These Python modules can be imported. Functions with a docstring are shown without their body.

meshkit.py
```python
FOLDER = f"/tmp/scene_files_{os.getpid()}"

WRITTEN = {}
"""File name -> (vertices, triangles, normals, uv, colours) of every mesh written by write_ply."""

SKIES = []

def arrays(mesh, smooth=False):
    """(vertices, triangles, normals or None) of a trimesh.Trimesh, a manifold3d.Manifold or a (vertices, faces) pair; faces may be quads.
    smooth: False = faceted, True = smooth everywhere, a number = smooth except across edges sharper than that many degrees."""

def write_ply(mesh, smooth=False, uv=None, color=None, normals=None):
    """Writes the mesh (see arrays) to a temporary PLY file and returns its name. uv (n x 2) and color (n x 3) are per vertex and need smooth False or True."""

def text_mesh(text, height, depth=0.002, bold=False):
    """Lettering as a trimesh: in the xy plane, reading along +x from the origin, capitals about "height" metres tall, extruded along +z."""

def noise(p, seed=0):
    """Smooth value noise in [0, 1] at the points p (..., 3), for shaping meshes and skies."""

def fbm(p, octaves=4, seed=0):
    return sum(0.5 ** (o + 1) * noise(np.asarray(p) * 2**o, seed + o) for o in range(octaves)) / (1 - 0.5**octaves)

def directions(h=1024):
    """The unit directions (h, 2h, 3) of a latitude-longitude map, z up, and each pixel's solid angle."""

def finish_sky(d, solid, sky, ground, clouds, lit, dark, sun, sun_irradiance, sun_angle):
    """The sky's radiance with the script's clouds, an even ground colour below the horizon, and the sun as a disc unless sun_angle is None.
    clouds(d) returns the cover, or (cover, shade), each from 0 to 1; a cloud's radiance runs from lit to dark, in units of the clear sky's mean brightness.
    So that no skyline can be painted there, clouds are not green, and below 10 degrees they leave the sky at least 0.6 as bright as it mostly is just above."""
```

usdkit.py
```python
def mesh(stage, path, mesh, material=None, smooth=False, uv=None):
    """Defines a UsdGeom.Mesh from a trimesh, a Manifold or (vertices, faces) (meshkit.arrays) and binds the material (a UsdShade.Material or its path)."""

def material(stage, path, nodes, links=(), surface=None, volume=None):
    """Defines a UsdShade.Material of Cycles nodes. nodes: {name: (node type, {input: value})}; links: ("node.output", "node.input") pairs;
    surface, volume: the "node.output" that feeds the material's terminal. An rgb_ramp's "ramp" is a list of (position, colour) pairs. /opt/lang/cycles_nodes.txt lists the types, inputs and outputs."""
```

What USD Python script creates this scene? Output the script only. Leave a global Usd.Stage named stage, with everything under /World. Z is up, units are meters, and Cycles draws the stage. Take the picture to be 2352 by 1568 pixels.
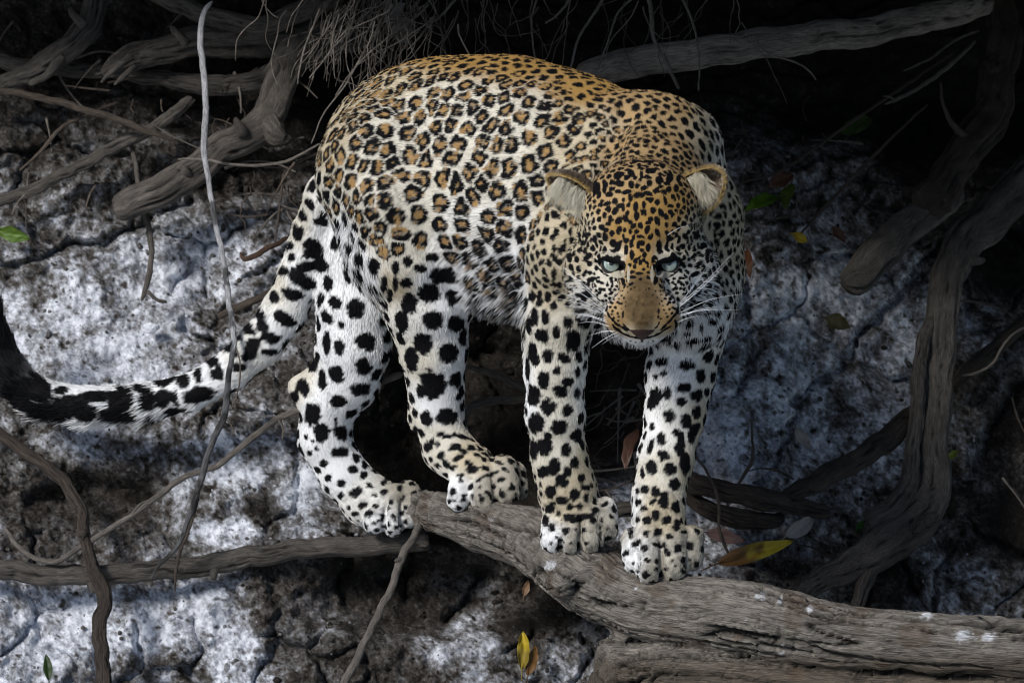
import math, random
import numpy as np
import trimesh, meshkit, usdkit
from scipy.spatial import cKDTree
from pxr import Usd, UsdGeom, UsdLux, UsdShade, Gf, Sdf, Vt

stage = Usd.Stage.CreateInMemory()
UsdGeom.SetStageUpAxis(stage, 'Z')
UsdGeom.SetStageMetersPerUnit(stage, 1.0)
UsdGeom.Xform.Define(stage, '/World')
UsdGeom.Scope.Define(stage, '/World/Looks')

# ------------------------------------------------------------------ camera, sky, sun
PITCH = math.radians(20.0)
S = 0.0006                      # metres that one traced unit spans at the focus distance
D0 = 6.0                        # metres from the lens to the plane of the front paws
FWD = np.array([0, math.cos(PITCH), -math.sin(PITCH)])
UP = np.array([0, math.sin(PITCH), math.cos(PITCH)])
EYE = np.array([0, 0, 1.2]) - FWD * D0
cam = UsdGeom.Camera.Define(stage, '/World/camera')
m = Gf.Matrix4d(1)
for i, v in enumerate((np.array([1.0, 0, 0]), UP, -FWD, EYE)):
    m.SetRow(i, Gf.Vec4d(*v, 1.0 if i == 3 else 0.0))
cam.AddTransformOp().Set(m)
cam.CreateHorizontalApertureAttr(36.0)
cam.CreateVerticalApertureAttr(24.0)
cam.CreateFocalLengthAttr(36.0 * D0 / (2352 * S))
cam.CreateFStopAttr(11.0)
cam.CreateFocusDistanceAttr(D0 - 0.10)
EXPOSURE = 1.05
cam.CreateExposureAttr(EXPOSURE)

SUN_TO = np.array([-0.50, -0.52, 0.70]); SUN_TO /= np.linalg.norm(SUN_TO)
SUN_EL = math.asin(SUN_TO[2]); SUN_ROT = math.atan2(SUN_TO[0], SUN_TO[1])
sky_mat = usdkit.material(stage, '/World/Looks/sky_light', {
    's': ('sky_texture', dict(sky_type='single_scattering', sun_disc=False, sun_elevation=SUN_EL, sun_rotation=SUN_ROT)),
    'b': ('background_shader', dict(strength=0.05))}, [('s.color', 'b.color')], surface='b.background')
dome = UsdLux.DomeLight.Define(stage, '/World/sky')
UsdShade.MaterialBindingAPI.Apply(dome.GetPrim()).Bind(sky_mat)
dome.GetPrim().SetCustomDataByKey('kind', 'structure')
sun = UsdLux.DistantLight.Define(stage, '/World/sun')
zax = SUN_TO; xax = np.cross([0, 0, 1.0], zax); xax /= np.linalg.norm(xax); yax = np.cross(zax, xax)
m = Gf.Matrix4d(1)
for i, v in enumerate((xax, yax, zax)):
    m.SetRow(i, Gf.Vec4d(*v, 0.0))
sun.AddTransformOp().Set(m)
sun.CreateNormalizeAttr(True)
sun.CreateIntensityAttr(0.40)
sun.CreateAngleAttr(14.0)
sun.CreateColorAttr(Gf.Vec3f(1.0, 0.975, 0.94))

# ------------------------------------------------------------------ helpers
def P(x, y, d):
    """A traced point (x right, y down, d away, all in traced units) as a point of the world."""
    x, y, d = (np.asarray(a, float) for a in (x, y, d))
    k = (D0 + d * S) / D0 * S
    return EYE + ((x - 1176) * k)[..., None] * np.array([1.0, 0, 0]) + ((784 - y) * k)[..., None] * UP + (D0 + d * S)[..., None] * FWD

def W(p):
    p = np.asarray(p, float)
    return P(p[..., 0], p[..., 1], p[..., 2])

def local(w):
    """The inverse of P."""
    q = np.asarray(w, float) - EYE
    f = q @ FWD
    k = f / D0 * S
    return np.stack([q[..., 0] / k + 1176, 784 - (q @ UP) / k, (f - D0) / S], -1)

USED = {}
def numbered(parent, name):
    n = USED.get((parent, name), 0)
    USED[(parent, name)] = n + 1
    return f'{parent}/{name}' + (f'_{n:03d}' if n else '')

def tag(prim, label=None, category=None, group=None, kind=None):
    for k, v in (('label', label), ('category', category), ('group', group), ('kind', kind)):
        if v:
            prim.SetCustomDataByKey(k, v)
    return prim

def thing(name, label, category, loc=(0, 0, 0), group=None):
    x = UsdGeom.Xform.Define(stage, numbered('/World', name))
    x.AddTranslateOp().Set(Gf.Vec3d(*map(float, loc)))
    return tag(x.GetPrim(), label, category, group)

def obj(name, v, f, mat, parent=None, smooth=True, attrs=None, loc=None, **tags):
    """ONE mesh prim; v in world coordinates, moved to the parent's (or its own) origin."""
    pp = str(parent.GetPath()) if parent is not None else '/World'
    path = numbered(pp, name)
    v = np.asarray(v, float)
    org = np.zeros(3)
    q = parent
    while q is not None and q.GetPath() != Sdf.Path('/World'):
        t = UsdGeom.Xformable(q).GetLocalTransformation().ExtractTranslation()
        org = org + np.array(t); q = q.GetParent()
    own = loc if loc is not None else None
    vv = v - org - (np.asarray(own) if own is not None else 0)
    me = usdkit.mesh(stage, path, (vv, np.asarray(f)), mat, smooth=smooth)
    if own is not None:
        me.AddTranslateOp().Set(Gf.Vec3d(*map(float, own)))
    for k, a in (attrs or {}).items():
        a = np.asarray(a, np.float32)
        pv = UsdGeom.PrimvarsAPI(me)
        if a.ndim == 2:
            pv.CreatePrimvar(k, Sdf.ValueTypeNames.Color3fArray if k.startswith('c') else Sdf.ValueTypeNames.Vector3fArray, 'vertex').Set(Vt.Vec3fArray.FromNumpy(a))
        else:
            pv.CreatePrimvar(k, Sdf.ValueTypeNames.FloatArray, 'vertex').Set(Vt.FloatArray.FromNumpy(a))
    return tag(me.GetPrim(), **tags)

def fbm(p, scale, octaves=4, seed=0):
    return meshkit.fbm(np.asarray(p, float) / scale + 100.0, octaves, seed)

def smooth01(x, a, b):
    t = np.clip((np.asarray(x, float) - a) / (b - a), 0, 1)
    return t * t * (3 - 2 * t)

def spline(pts, n):
    """Catmull-Rom through rows of numbers, n samples evenly spaced along the first three."""
    pts = np.asarray(pts, float)
    q = np.vstack([2 * pts[0] - pts[1], pts, 2 * pts[-1] - pts[-2]])
    out = []
    for i in range(len(pts) - 1):
        t = np.linspace(0, 1, 24, endpoint=False)[:, None]
        a, b, c, d = q[i], q[i + 1], q[i + 2], q[i + 3]
        out.append(0.5 * (2 * b + (c - a) * t + (2 * a - 5 * b + 4 * c - d) * t ** 2 + (3 * b - a - 3 * c + d) * t ** 3))
    out = np.vstack(out + [pts[-1:]])
    s = np.concatenate([[0], np.cumsum(np.linalg.norm(np.diff(out[:, :3], axis=0), axis=1))])
    return np.stack([np.interp(np.linspace(0, s[-1], n), s, c) for c in out.T], 1)

def seg_dist(p, a, b):
    """Distance and parameter of points p (n, k) to the segment a-b."""
    ab = b - a
    t = np.clip(((p - a) @ ab) / max(ab @ ab, 1e-9), 0, 1)
    return np.linalg.norm(p - a - t[:, None] * ab, axis=1), t

def poly_dist(p, pts):
    pts = np.asarray(pts, float)
    best = np.full(len(p), 1e9)
    for a, b in zip(pts[:-1], pts[1:]):
        best = np.minimum(best, seg_dist(p, a, b)[0])
    return best

# ------------------------------------------------------------------ implicit surfaces
class Field:
    """A signed distance on a grid, blended from tapered chains, meshed by surface nets."""
    def __init__(s, lo, hi, h):
        s.lo, s.h = np.array(lo, float), h
        s.n = np.ceil((np.array(hi, float) - s.lo) / h).astype(int) + 1
        s.f = np.full(s.n, 200.0, np.float32)

    def window(s, lo, hi):
        a = np.clip(np.floor((lo - s.lo) / s.h).astype(int), 0, s.n)
        b = np.clip(np.ceil((hi - s.lo) / s.h).astype(int) + 1, 0, s.n)
        if (b <= a).any():
            return None
        ax = [((np.arange(a[i], b[i]) * s.h) + s.lo[i]).astype(np.float32) for i in range(3)]
        return tuple(slice(a[i], b[i]) for i in range(3)), ax

    def put(s, sl, d, k, op):
        g = s.f[sl]
        if op == 'cut':
            d = -d
            h = np.maximum(k - np.abs(g - d), 0) / max(k, 1e-6)
            s.f[sl] = np.maximum(g, d) + h * h * k * 0.25
        else:
            h = np.maximum(k - np.abs(g - d), 0) / max(k, 1e-6)
            s.f[sl] = np.minimum(g, d) - h * h * k * 0.25

    def chain(s, nodes, k=20, squash=None, op='add'):
        """nodes: rows x, y, d, r. squash: (direction, factor): widths along that direction are factor times as large."""
        nodes = np.asarray(nodes, np.float32)
        if len(nodes) == 1:
            nodes = np.vstack([nodes, nodes + [0.01, 0, 0, 0]]).astype(np.float32)
        for a, b in zip(nodes[:-1], nodes[1:]):
            r = max(a[3], b[3]) * (max(1, squash[1]) if squash else 1) + k + 2 * s.h + 30
            w = s.window(np.minimum(a[:3], b[:3]) - r, np.maximum(a[:3], b[:3]) + r)
            if w is None:
                continue
            sl, (X, Y, Z) = w
            X, Y, Z = (X[:, None, None] - a[0], Y[None, :, None] - a[1], Z[None, None, :] - a[2])
            ab = (b - a)[:3]
            t = np.clip((X * ab[0] + Y * ab[1] + Z * ab[2]) / max(float(ab @ ab), 1e-6), 0, 1)
            X, Y, Z = X - t * ab[0], Y - t * ab[1], Z - t * ab[2]
            if squash:
                L = np.asarray(squash[0], np.float32); L = L / np.linalg.norm(L)
                along = X * L[0] + Y * L[1] + Z * L[2]
                d2 = X * X + Y * Y + Z * Z
                dist = np.sqrt(np.maximum(d2 + along * along * (1 / squash[1] ** 2 - 1), 0))
            else:
                dist = np.sqrt(X * X + Y * Y + Z * Z)
            s.put(sl, dist - (a[3] + (b[3] - a[3]) * t), k, op)

    def ball(s, c, r, k=15, axes=None, op='add'):
        """An ellipsoid: centre, three radii, optionally along three given axes."""
        c, r = np.asarray(c, float), np.broadcast_to(np.asarray(r, float), 3)
        R = r.max() + k + 2 * s.h + 30
        w = s.window(c - R, c + R)
        if w is None:
            return
        sl, (X, Y, Z) = w
        q = [X[:, None, None] - c[0], Y[None, :, None] - c[1], Z[None, None, :] - c[2]]
        if axes is not None:
            axes = np.asarray(axes, float); axes = axes / np.linalg.norm(axes, axis=1, keepdims=True)
            q = [q[0] * a[0] + q[1] * a[1] + q[2] * a[2] for a in axes]
        e = np.sqrt((q[0] / r[0]) ** 2 + (q[1] / r[1]) ** 2 + (q[2] / r[2]) ** 2)
        g = np.sqrt((q[0] / r[0] ** 2) ** 2 + (q[1] / r[1] ** 2) ** 2 + (q[2] / r[2] ** 2) ** 2)
        s.put(sl, (e * (e - 1) / np.maximum(g, 1e-6)).astype(np.float32), k, op)

    def mesh(s):
        F = s.f; n = np.array(F.shape)
        ins = F < 0
        c = np.zeros(n - 1, np.int8)
        for i, j, k in np.ndindex(2, 2, 2):
            c += ins[i:n[0] - 1 + i, j:n[1] - 1 + j, k:n[2] - 1 + k]
        cells = np.argwhere((c > 0) & (c < 8))
        idx = np.full(n - 1, -1, np.int64)
        idx[tuple(cells.T)] = np.arange(len(cells))
        corner = np.array(list(np.ndindex(2, 2, 2)))
        val = np.stack([F[tuple((cells + o).T)] for o in corner], 1)
        acc, cnt = np.zeros((len(cells), 3)), np.zeros(len(cells))
        for a in range(8):
            for b in range(a + 1, 8):
                if np.abs(corner[a] - corner[b]).sum() == 1:
                    va, vb = val[:, a], val[:, b]
                    x = (va < 0) != (vb < 0)
                    t = np.where(x, va / np.where(x, va - vb, 1), 0)[:, None]
                    acc += np.where(x[:, None], corner[a] + t * (corner[b] - corner[a]), 0); cnt += x
        v = (cells + acc / cnt[:, None]) * s.h + s.lo
        faces = []
        for ax in range(3):
            u, w = (ax + 1) % 3, (ax + 2) % 3
            A = [slice(1, -1)] * 3; A[ax] = slice(0, n[ax] - 1)
            B = list(A); B[ax] = slice(1, n[ax])
            x = ins[tuple(A)] != ins[tuple(B)]
            e = np.argwhere(x)
            if not len(e):
                continue
            flip = ins[tuple(A)][tuple(e.T)]
            off = np.ones(3, int); off[ax] = 0
            e = e + off
            def at(du, dw):
                q = e.copy(); q[:, u] += du; q[:, w] += dw
                return idx[tuple(q.T)]
            q = np.stack([at(-1, -1), at(0, -1), at(0, 0), at(-1, 0)], 1)
            q[~flip] = q[~flip][:, ::-1]
            faces.append(q)
        q = np.vstack(faces)
        q = q[(q >= 0).all(1)]
        return v, np.vstack([q[:, [0, 1, 2]], q[:, [0, 2, 3]]])

def normals(v, f):
    return meshkit.arrays((v, f), True)[2]

def tube(path, sides=8, cap=True, bump=None):
    """A swept tube along rows x, y, d, r (traced units): vertices, faces, along, angle."""
    path = np.asarray(path, float); p, r = path[:, :3], path[:, 3]
    t = np.gradient(p, axis=0); t /= np.linalg.norm(t, axis=1, keepdims=True) + 1e-9
    a = np.cross(t[0], [0.13, 0.21, 0.97]); a /= np.linalg.norm(a)
    A = [a]
    for k in range(1, len(p)):
        a = A[-1] - t[k] * (A[-1] @ t[k]); A.append(a / np.linalg.norm(a))
    A = np.array(A); B = np.cross(t, A)
    ang = np.arange(sides) * 2 * np.pi / sides
    s = np.concatenate([[0], np.cumsum(np.linalg.norm(np.diff(p, axis=0), axis=1))])
    rr = r[:, None] * np.ones(sides)
    if bump is not None:
        rr = rr * bump(s[:, None] + 0 * ang, ang[None] + 0 * s[:, None], r[:, None])
    v = p[:, None] + rr[..., None] * (np.cos(ang)[None, :, None] * A[:, None] + np.sin(ang)[None, :, None] * B[:, None])
    n = len(p)
    i, j = np.meshgrid(np.arange(n - 1), np.arange(sides), indexing='ij')
    q = np.stack([i * sides + j, i * sides + (j + 1) % sides, (i + 1) * sides + (j + 1) % sides, (i + 1) * sides + j], -1).reshape(-1, 4)
    f = np.vstack([q[:, [0, 1, 2]], q[:, [0, 2, 3]]])
    v = v.reshape(-1, 3)
    along = np.repeat(s, sides); an = np.tile(ang, n); rad = np.repeat(r, sides)
    if cap:
        for e, o in ((0, 1), (n - 1, 0)):
            ci = len(v); v = np.vstack([v, p[e]]); along = np.append(along, s[e]); an = np.append(an, 0); rad = np.append(rad, r[e])
            j = np.arange(sides); ring = e * sides
            tri = np.stack([np.full(sides, ci), ring + j, ring + (j + 1) % sides], 1)
            f = np.vstack([f, tri[:, ::-1] if o else tri])
    # outward check
    return v, f, along, an, rad

# ------------------------------------------------------------------ the eroded river bank
def base_dp(x, y):
    """Depth of the bank's mean slope: 40 degrees steep, turning away on the right."""
    x, y = np.asarray(x, float), np.asarray(y, float)
    return 780 + (1230 - np.clip(y, -60, 1650)) * 0.585 + 0.75 * np.maximum(x - 1620, 0) * smooth01(x, 1600, 1900) * .8

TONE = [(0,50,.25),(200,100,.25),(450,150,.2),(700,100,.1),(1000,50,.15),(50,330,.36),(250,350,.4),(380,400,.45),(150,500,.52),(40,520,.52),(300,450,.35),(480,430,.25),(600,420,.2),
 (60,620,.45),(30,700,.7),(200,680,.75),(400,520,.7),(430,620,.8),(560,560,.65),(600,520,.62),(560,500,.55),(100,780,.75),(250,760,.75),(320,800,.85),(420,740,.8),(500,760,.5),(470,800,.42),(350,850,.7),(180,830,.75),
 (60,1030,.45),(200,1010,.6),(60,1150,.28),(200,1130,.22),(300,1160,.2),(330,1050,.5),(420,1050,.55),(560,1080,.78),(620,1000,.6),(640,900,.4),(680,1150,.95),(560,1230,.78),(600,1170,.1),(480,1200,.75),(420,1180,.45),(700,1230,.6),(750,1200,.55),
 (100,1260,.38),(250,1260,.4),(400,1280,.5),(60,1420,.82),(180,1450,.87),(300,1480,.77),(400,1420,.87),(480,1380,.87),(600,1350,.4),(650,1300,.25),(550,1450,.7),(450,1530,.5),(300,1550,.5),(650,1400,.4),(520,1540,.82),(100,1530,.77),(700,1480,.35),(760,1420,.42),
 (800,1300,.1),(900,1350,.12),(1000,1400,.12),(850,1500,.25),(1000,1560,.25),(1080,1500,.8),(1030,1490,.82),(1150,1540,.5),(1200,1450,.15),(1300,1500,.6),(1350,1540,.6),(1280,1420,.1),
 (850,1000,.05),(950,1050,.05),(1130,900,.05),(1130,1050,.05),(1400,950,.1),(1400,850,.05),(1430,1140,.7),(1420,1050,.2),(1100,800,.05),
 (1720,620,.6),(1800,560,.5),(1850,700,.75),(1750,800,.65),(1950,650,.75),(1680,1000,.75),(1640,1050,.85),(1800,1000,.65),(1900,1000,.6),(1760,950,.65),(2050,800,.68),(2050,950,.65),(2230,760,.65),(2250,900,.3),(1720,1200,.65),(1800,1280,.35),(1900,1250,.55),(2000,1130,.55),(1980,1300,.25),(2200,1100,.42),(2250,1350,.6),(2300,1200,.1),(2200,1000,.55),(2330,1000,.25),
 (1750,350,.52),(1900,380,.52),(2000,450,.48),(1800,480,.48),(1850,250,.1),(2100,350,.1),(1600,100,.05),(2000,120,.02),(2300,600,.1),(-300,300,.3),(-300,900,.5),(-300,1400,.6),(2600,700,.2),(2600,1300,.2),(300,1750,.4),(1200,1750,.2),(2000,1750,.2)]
CRACKS = [([(-60,612),(80,597),(160,572),(260,548),(300,522),(400,487),(440,470)], 9, 55), ([(420,745),(470,790),(520,800),(590,775),(640,760)], 9, 40), ([(2160,560),(2110,620),(2060,690),(2000,740),(1960,790),(1940,830),(1900,870),(1850,890),(1820,915)], 12, 70),
          ([(1960,790),(1975,840),(2040,880),(2080,880)], 8, 40), ([(1740,1110),(1790,1050),(1830,915)], 7, 35), ([(1690,560),(1720,700),(1735,780),(1700,900)], 16, 60), ([(2330,900),(2280,980),(2250,1060)], 16, 70), ([(0,345),(60,355),(130,330),(240,360),(300,352)], 7, 30), ([(1000,560),(700,640)], 8, 30),
          ([(1850,600),(1960,590),(2060,560)], 8, 30), ([(80,1150),(220,1130),(330,1140)], 25, 40), ([(560,640),(640,600),(660,560)], 8, 24), ([(500,960),(560,1000),(640,980)], 10, 22), ([(1700,1290),(1800,1310),(1950,1330)], 16, 50)]
def bank_dp(x, y):
    q = np.stack([x, y, 0 * x], 1)
    d = base_dp(x, y)
    # hollows behind the roots, under the overhang and behind the animal
    d += 420 * smooth01(x, 1330, 1560) * (1 - smooth01(y, 230, 380)) + 260 * smooth01(x, 640, 800) * (1 - smooth01(x, 1350, 1560)) * (1 - smooth01(y, 160, 420))
    d += 130 * (1 - smooth01(x, 640, 800)) * (1 - smooth01(y, 60, 330)) + 110 * (1 - smooth01(np.hypot((x - 620) / 200, (y - 420) / 75), .5, 1.1)) + 90 * (1 - smooth01(np.hypot((x - 470) / 130, (y - 260) / 60), .5, 1.1))
    d += 260 * (1 - smooth01(np.hypot((x - 1120) / 330, (y - 950) / 280), .4, 1.1)) + 170 * (1 - smooth01(np.hypot((x - 1410) / 110, (y - 930) / 200), .4, 1.1))
    d += 150 * (1 - smooth01(np.hypot((x - 1000) / 380, (y - 1370) / 110), .4, 1.1)) + 60 * (1 - smooth01(np.hypot((x - 200) / 260, (y - 1140) / 80), .4, 1.1))
    d += 220 * smooth01(x, 2130, 2300) * (1 - smooth01(y, 500, 700))
    # relief
    d += (fbm(q, 330, 3, 1) - .5) * 150
    lump = fbm(q + 17, 95, 3, 2)
    d += (lump - .5) * 75
    d += np.abs(fbm(q, 60, 3, 8) - .5) * -55
    d += (fbm(q, 19, 3, 3) - .5) * 26 + (fbm(q, 7, 2, 4) - .5) * 9
    wq = q.copy(); wq[:, 0] += (fbm(q, 40, 3, 11) - .5) * 46; wq[:, 1] += (fbm(q, 40, 3, 12) - .5) * 46
    for pts, w, dep in CRACKS:
        lo, hi = np.min(pts, 0) - 90, np.max(pts, 0) + 90
        k = ((q[:, :2] > lo) & (q[:, :2] < hi)).all(1)
        if k.any():
            t = poly_dist(wq[k, :2], pts)
            d[k] += dep * np.exp(-(t / w) ** 2) - 10 * np.exp(-((t - 2.2 * w) / w) ** 2)
    # shrinkage cracks that part the clay into plates, and worn ledges
    g = np.random.default_rng(77)
    cellp = g.uniform([-300, 150], [2700, 1900], (190, 2))
    dv, _ = cKDTree(cellp).query(wq[:, :2] + (fbm(q, 120, 2, 14)[:, None] - .5) * 60, 2)
    edge = (dv[:, 1] - dv[:, 0]) * .5
    m_ = smooth01(fbm(q, 260, 2, 15), .42, .56) * smooth01(y, 250, 450)
    d += m_ * (38 * np.exp(-(edge / 5.5) ** 2) + 10 * np.exp(-(edge / 18) ** 2))
    st = (y + (fbm(q, 150, 3, 16) - .5) * 160) / 74
    d += (1 - smooth01(y, 520, 640)) * (st - np.floor(st) - .5) * 34 * smooth01(fbm(q, 200, 2, 18), .35, .6)
    # unseen overhanging lip, shaped to shade the slope, then level ground on top
    lip = np.interp(x, [-3000, 300, 700, 1000, 3000, 9000], [640, 620, 140, -460, -640, 200]) + (fbm(q, 300, 3, 51) - .5) * 160
    t = smooth01(-y, 50, 260)
    d = np.where(y < -50, d * (1 - t) + lip * t, d)
    d += np.maximum(-y - 330, 0) * 2.6
    # the flat shore at the foot
    d -= np.maximum(y - 1650, 0) * 2.4
    return d

def stretch(a, b, step, out, n):
    core = np.arange(a, b + 1, step)
    g = np.cumsum(np.geomspace(step * 1.5, out, n))
    return np.concatenate([(a - g)[::-1], core, b + g])
gx = stretch(-70, 2420, 4.0, 900, 26)
gy = np.concatenate([-330 - np.cumsum(np.geomspace(20, 500, 16))[::-1], np.arange(-330, -60, 15), np.arange(-60, 1640, 4.0), 1640 + np.cumsum(np.geomspace(8, 300, 18))])
GX, GY = np.meshgrid(gx, gy, indexing='ij')
bx, by = GX.ravel(), GY.ravel()
bd = bank_dp(bx, by)
ni, nj = len(gx), len(gy)
i, j = np.meshgrid(np.arange(ni - 1), np.arange(nj - 1), indexing='ij')
k = lambda a, b: (a * nj + b).ravel()
q = np.stack([k(i, j), k(i, j + 1), k(i + 1, j + 1), k(i + 1, j)], 1)
bank_f = np.vstack([q[:, [0, 1, 2]], q[:, [0, 2, 3]]])
bank_v = np.stack([bx, by, bd], 1)
# pale crust cover over the soil, plus shade painted into the tone
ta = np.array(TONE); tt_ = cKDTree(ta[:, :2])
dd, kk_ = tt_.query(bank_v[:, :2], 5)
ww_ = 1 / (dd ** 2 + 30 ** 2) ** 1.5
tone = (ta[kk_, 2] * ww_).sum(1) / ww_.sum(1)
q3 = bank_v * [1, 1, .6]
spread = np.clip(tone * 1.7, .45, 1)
tone = tone + ((fbm(q3, 42, 4, 71) - .5) * 1.15 + (fbm(q3, 13, 3, 72) - .5) * .8 + (fbm(q3, 5.5, 2, 74) - .5) * .45) * spread * (1 - .35 * smooth01(tone, .55, .9)) + .03 * smooth01(tone, .45, .7) - .04 - .05 * smooth01(bank_v[:, 0], 1750, 2300) - .07 * smooth01(-bank_v[:, 1], -520, -250)  # last terms paint shade into the soil towards the right and the top
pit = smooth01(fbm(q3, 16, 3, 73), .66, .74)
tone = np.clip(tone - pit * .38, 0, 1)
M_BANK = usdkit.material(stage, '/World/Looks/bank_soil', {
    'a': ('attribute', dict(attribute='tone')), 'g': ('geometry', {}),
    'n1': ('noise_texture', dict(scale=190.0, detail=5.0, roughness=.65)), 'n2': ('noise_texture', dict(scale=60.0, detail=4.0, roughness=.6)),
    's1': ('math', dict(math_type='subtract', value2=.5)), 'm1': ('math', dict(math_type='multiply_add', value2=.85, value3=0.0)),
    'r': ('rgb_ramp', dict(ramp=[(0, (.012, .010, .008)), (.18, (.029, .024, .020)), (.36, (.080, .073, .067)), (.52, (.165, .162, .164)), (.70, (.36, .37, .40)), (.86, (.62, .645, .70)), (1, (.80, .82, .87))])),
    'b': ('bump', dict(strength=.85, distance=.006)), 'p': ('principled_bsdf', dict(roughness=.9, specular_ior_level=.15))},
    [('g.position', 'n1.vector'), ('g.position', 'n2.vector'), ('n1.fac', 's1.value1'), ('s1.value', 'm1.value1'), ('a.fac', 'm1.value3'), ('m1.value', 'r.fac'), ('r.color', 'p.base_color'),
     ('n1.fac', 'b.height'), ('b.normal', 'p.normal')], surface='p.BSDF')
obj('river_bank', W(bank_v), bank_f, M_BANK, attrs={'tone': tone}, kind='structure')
# the shore and plain that carry it to the horizon
shore_z = W([[1176, 1650, bank_dp(np.array([1176.0]), np.array([1650.0]))[0]]])[0][2] - .10
M_MUD = usdkit.material(stage, '/World/Looks/shore_mud', {'g': ('geometry', {}), 'n': ('noise_texture', dict(scale=3.0, detail=6.0)),
    'r': ('rgb_ramp', dict(ramp=[(.3, (.035, .028, .022)), (.7, (.09, .078, .064))])), 'p': ('principled_bsdf', dict(roughness=.8))},
    [('g.position', 'n.vector'), ('n.fac', 'r.fac'), ('r.color', 'p.base_color')], surface='p.BSDF')
gg = np.array([-400, -60, -15, -6, -2, 0, 2, 6, 15, 60, 400.0]); mx, my = np.meshgrid(gg, gg, indexing='ij')
mv = np.stack([mx.ravel(), my.ravel(), shore_z + (fbm(np.stack([mx.ravel(), my.ravel(), 0 * mx.ravel()], 1), 9, 2, 1) - .5) * .05], 1)
i, j = np.meshgrid(np.arange(10), np.arange(10), indexing='ij'); k = lambda a, b: (a * 11 + b).ravel()
q = np.stack([k(i, j), k(i + 1, j), k(i + 1, j + 1), k(i, j + 1)], 1)
obj('river_shore', mv, np.vstack([q[:, [0, 1, 2]], q[:, [0, 2, 3]]]), M_MUD, kind='structure')
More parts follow.
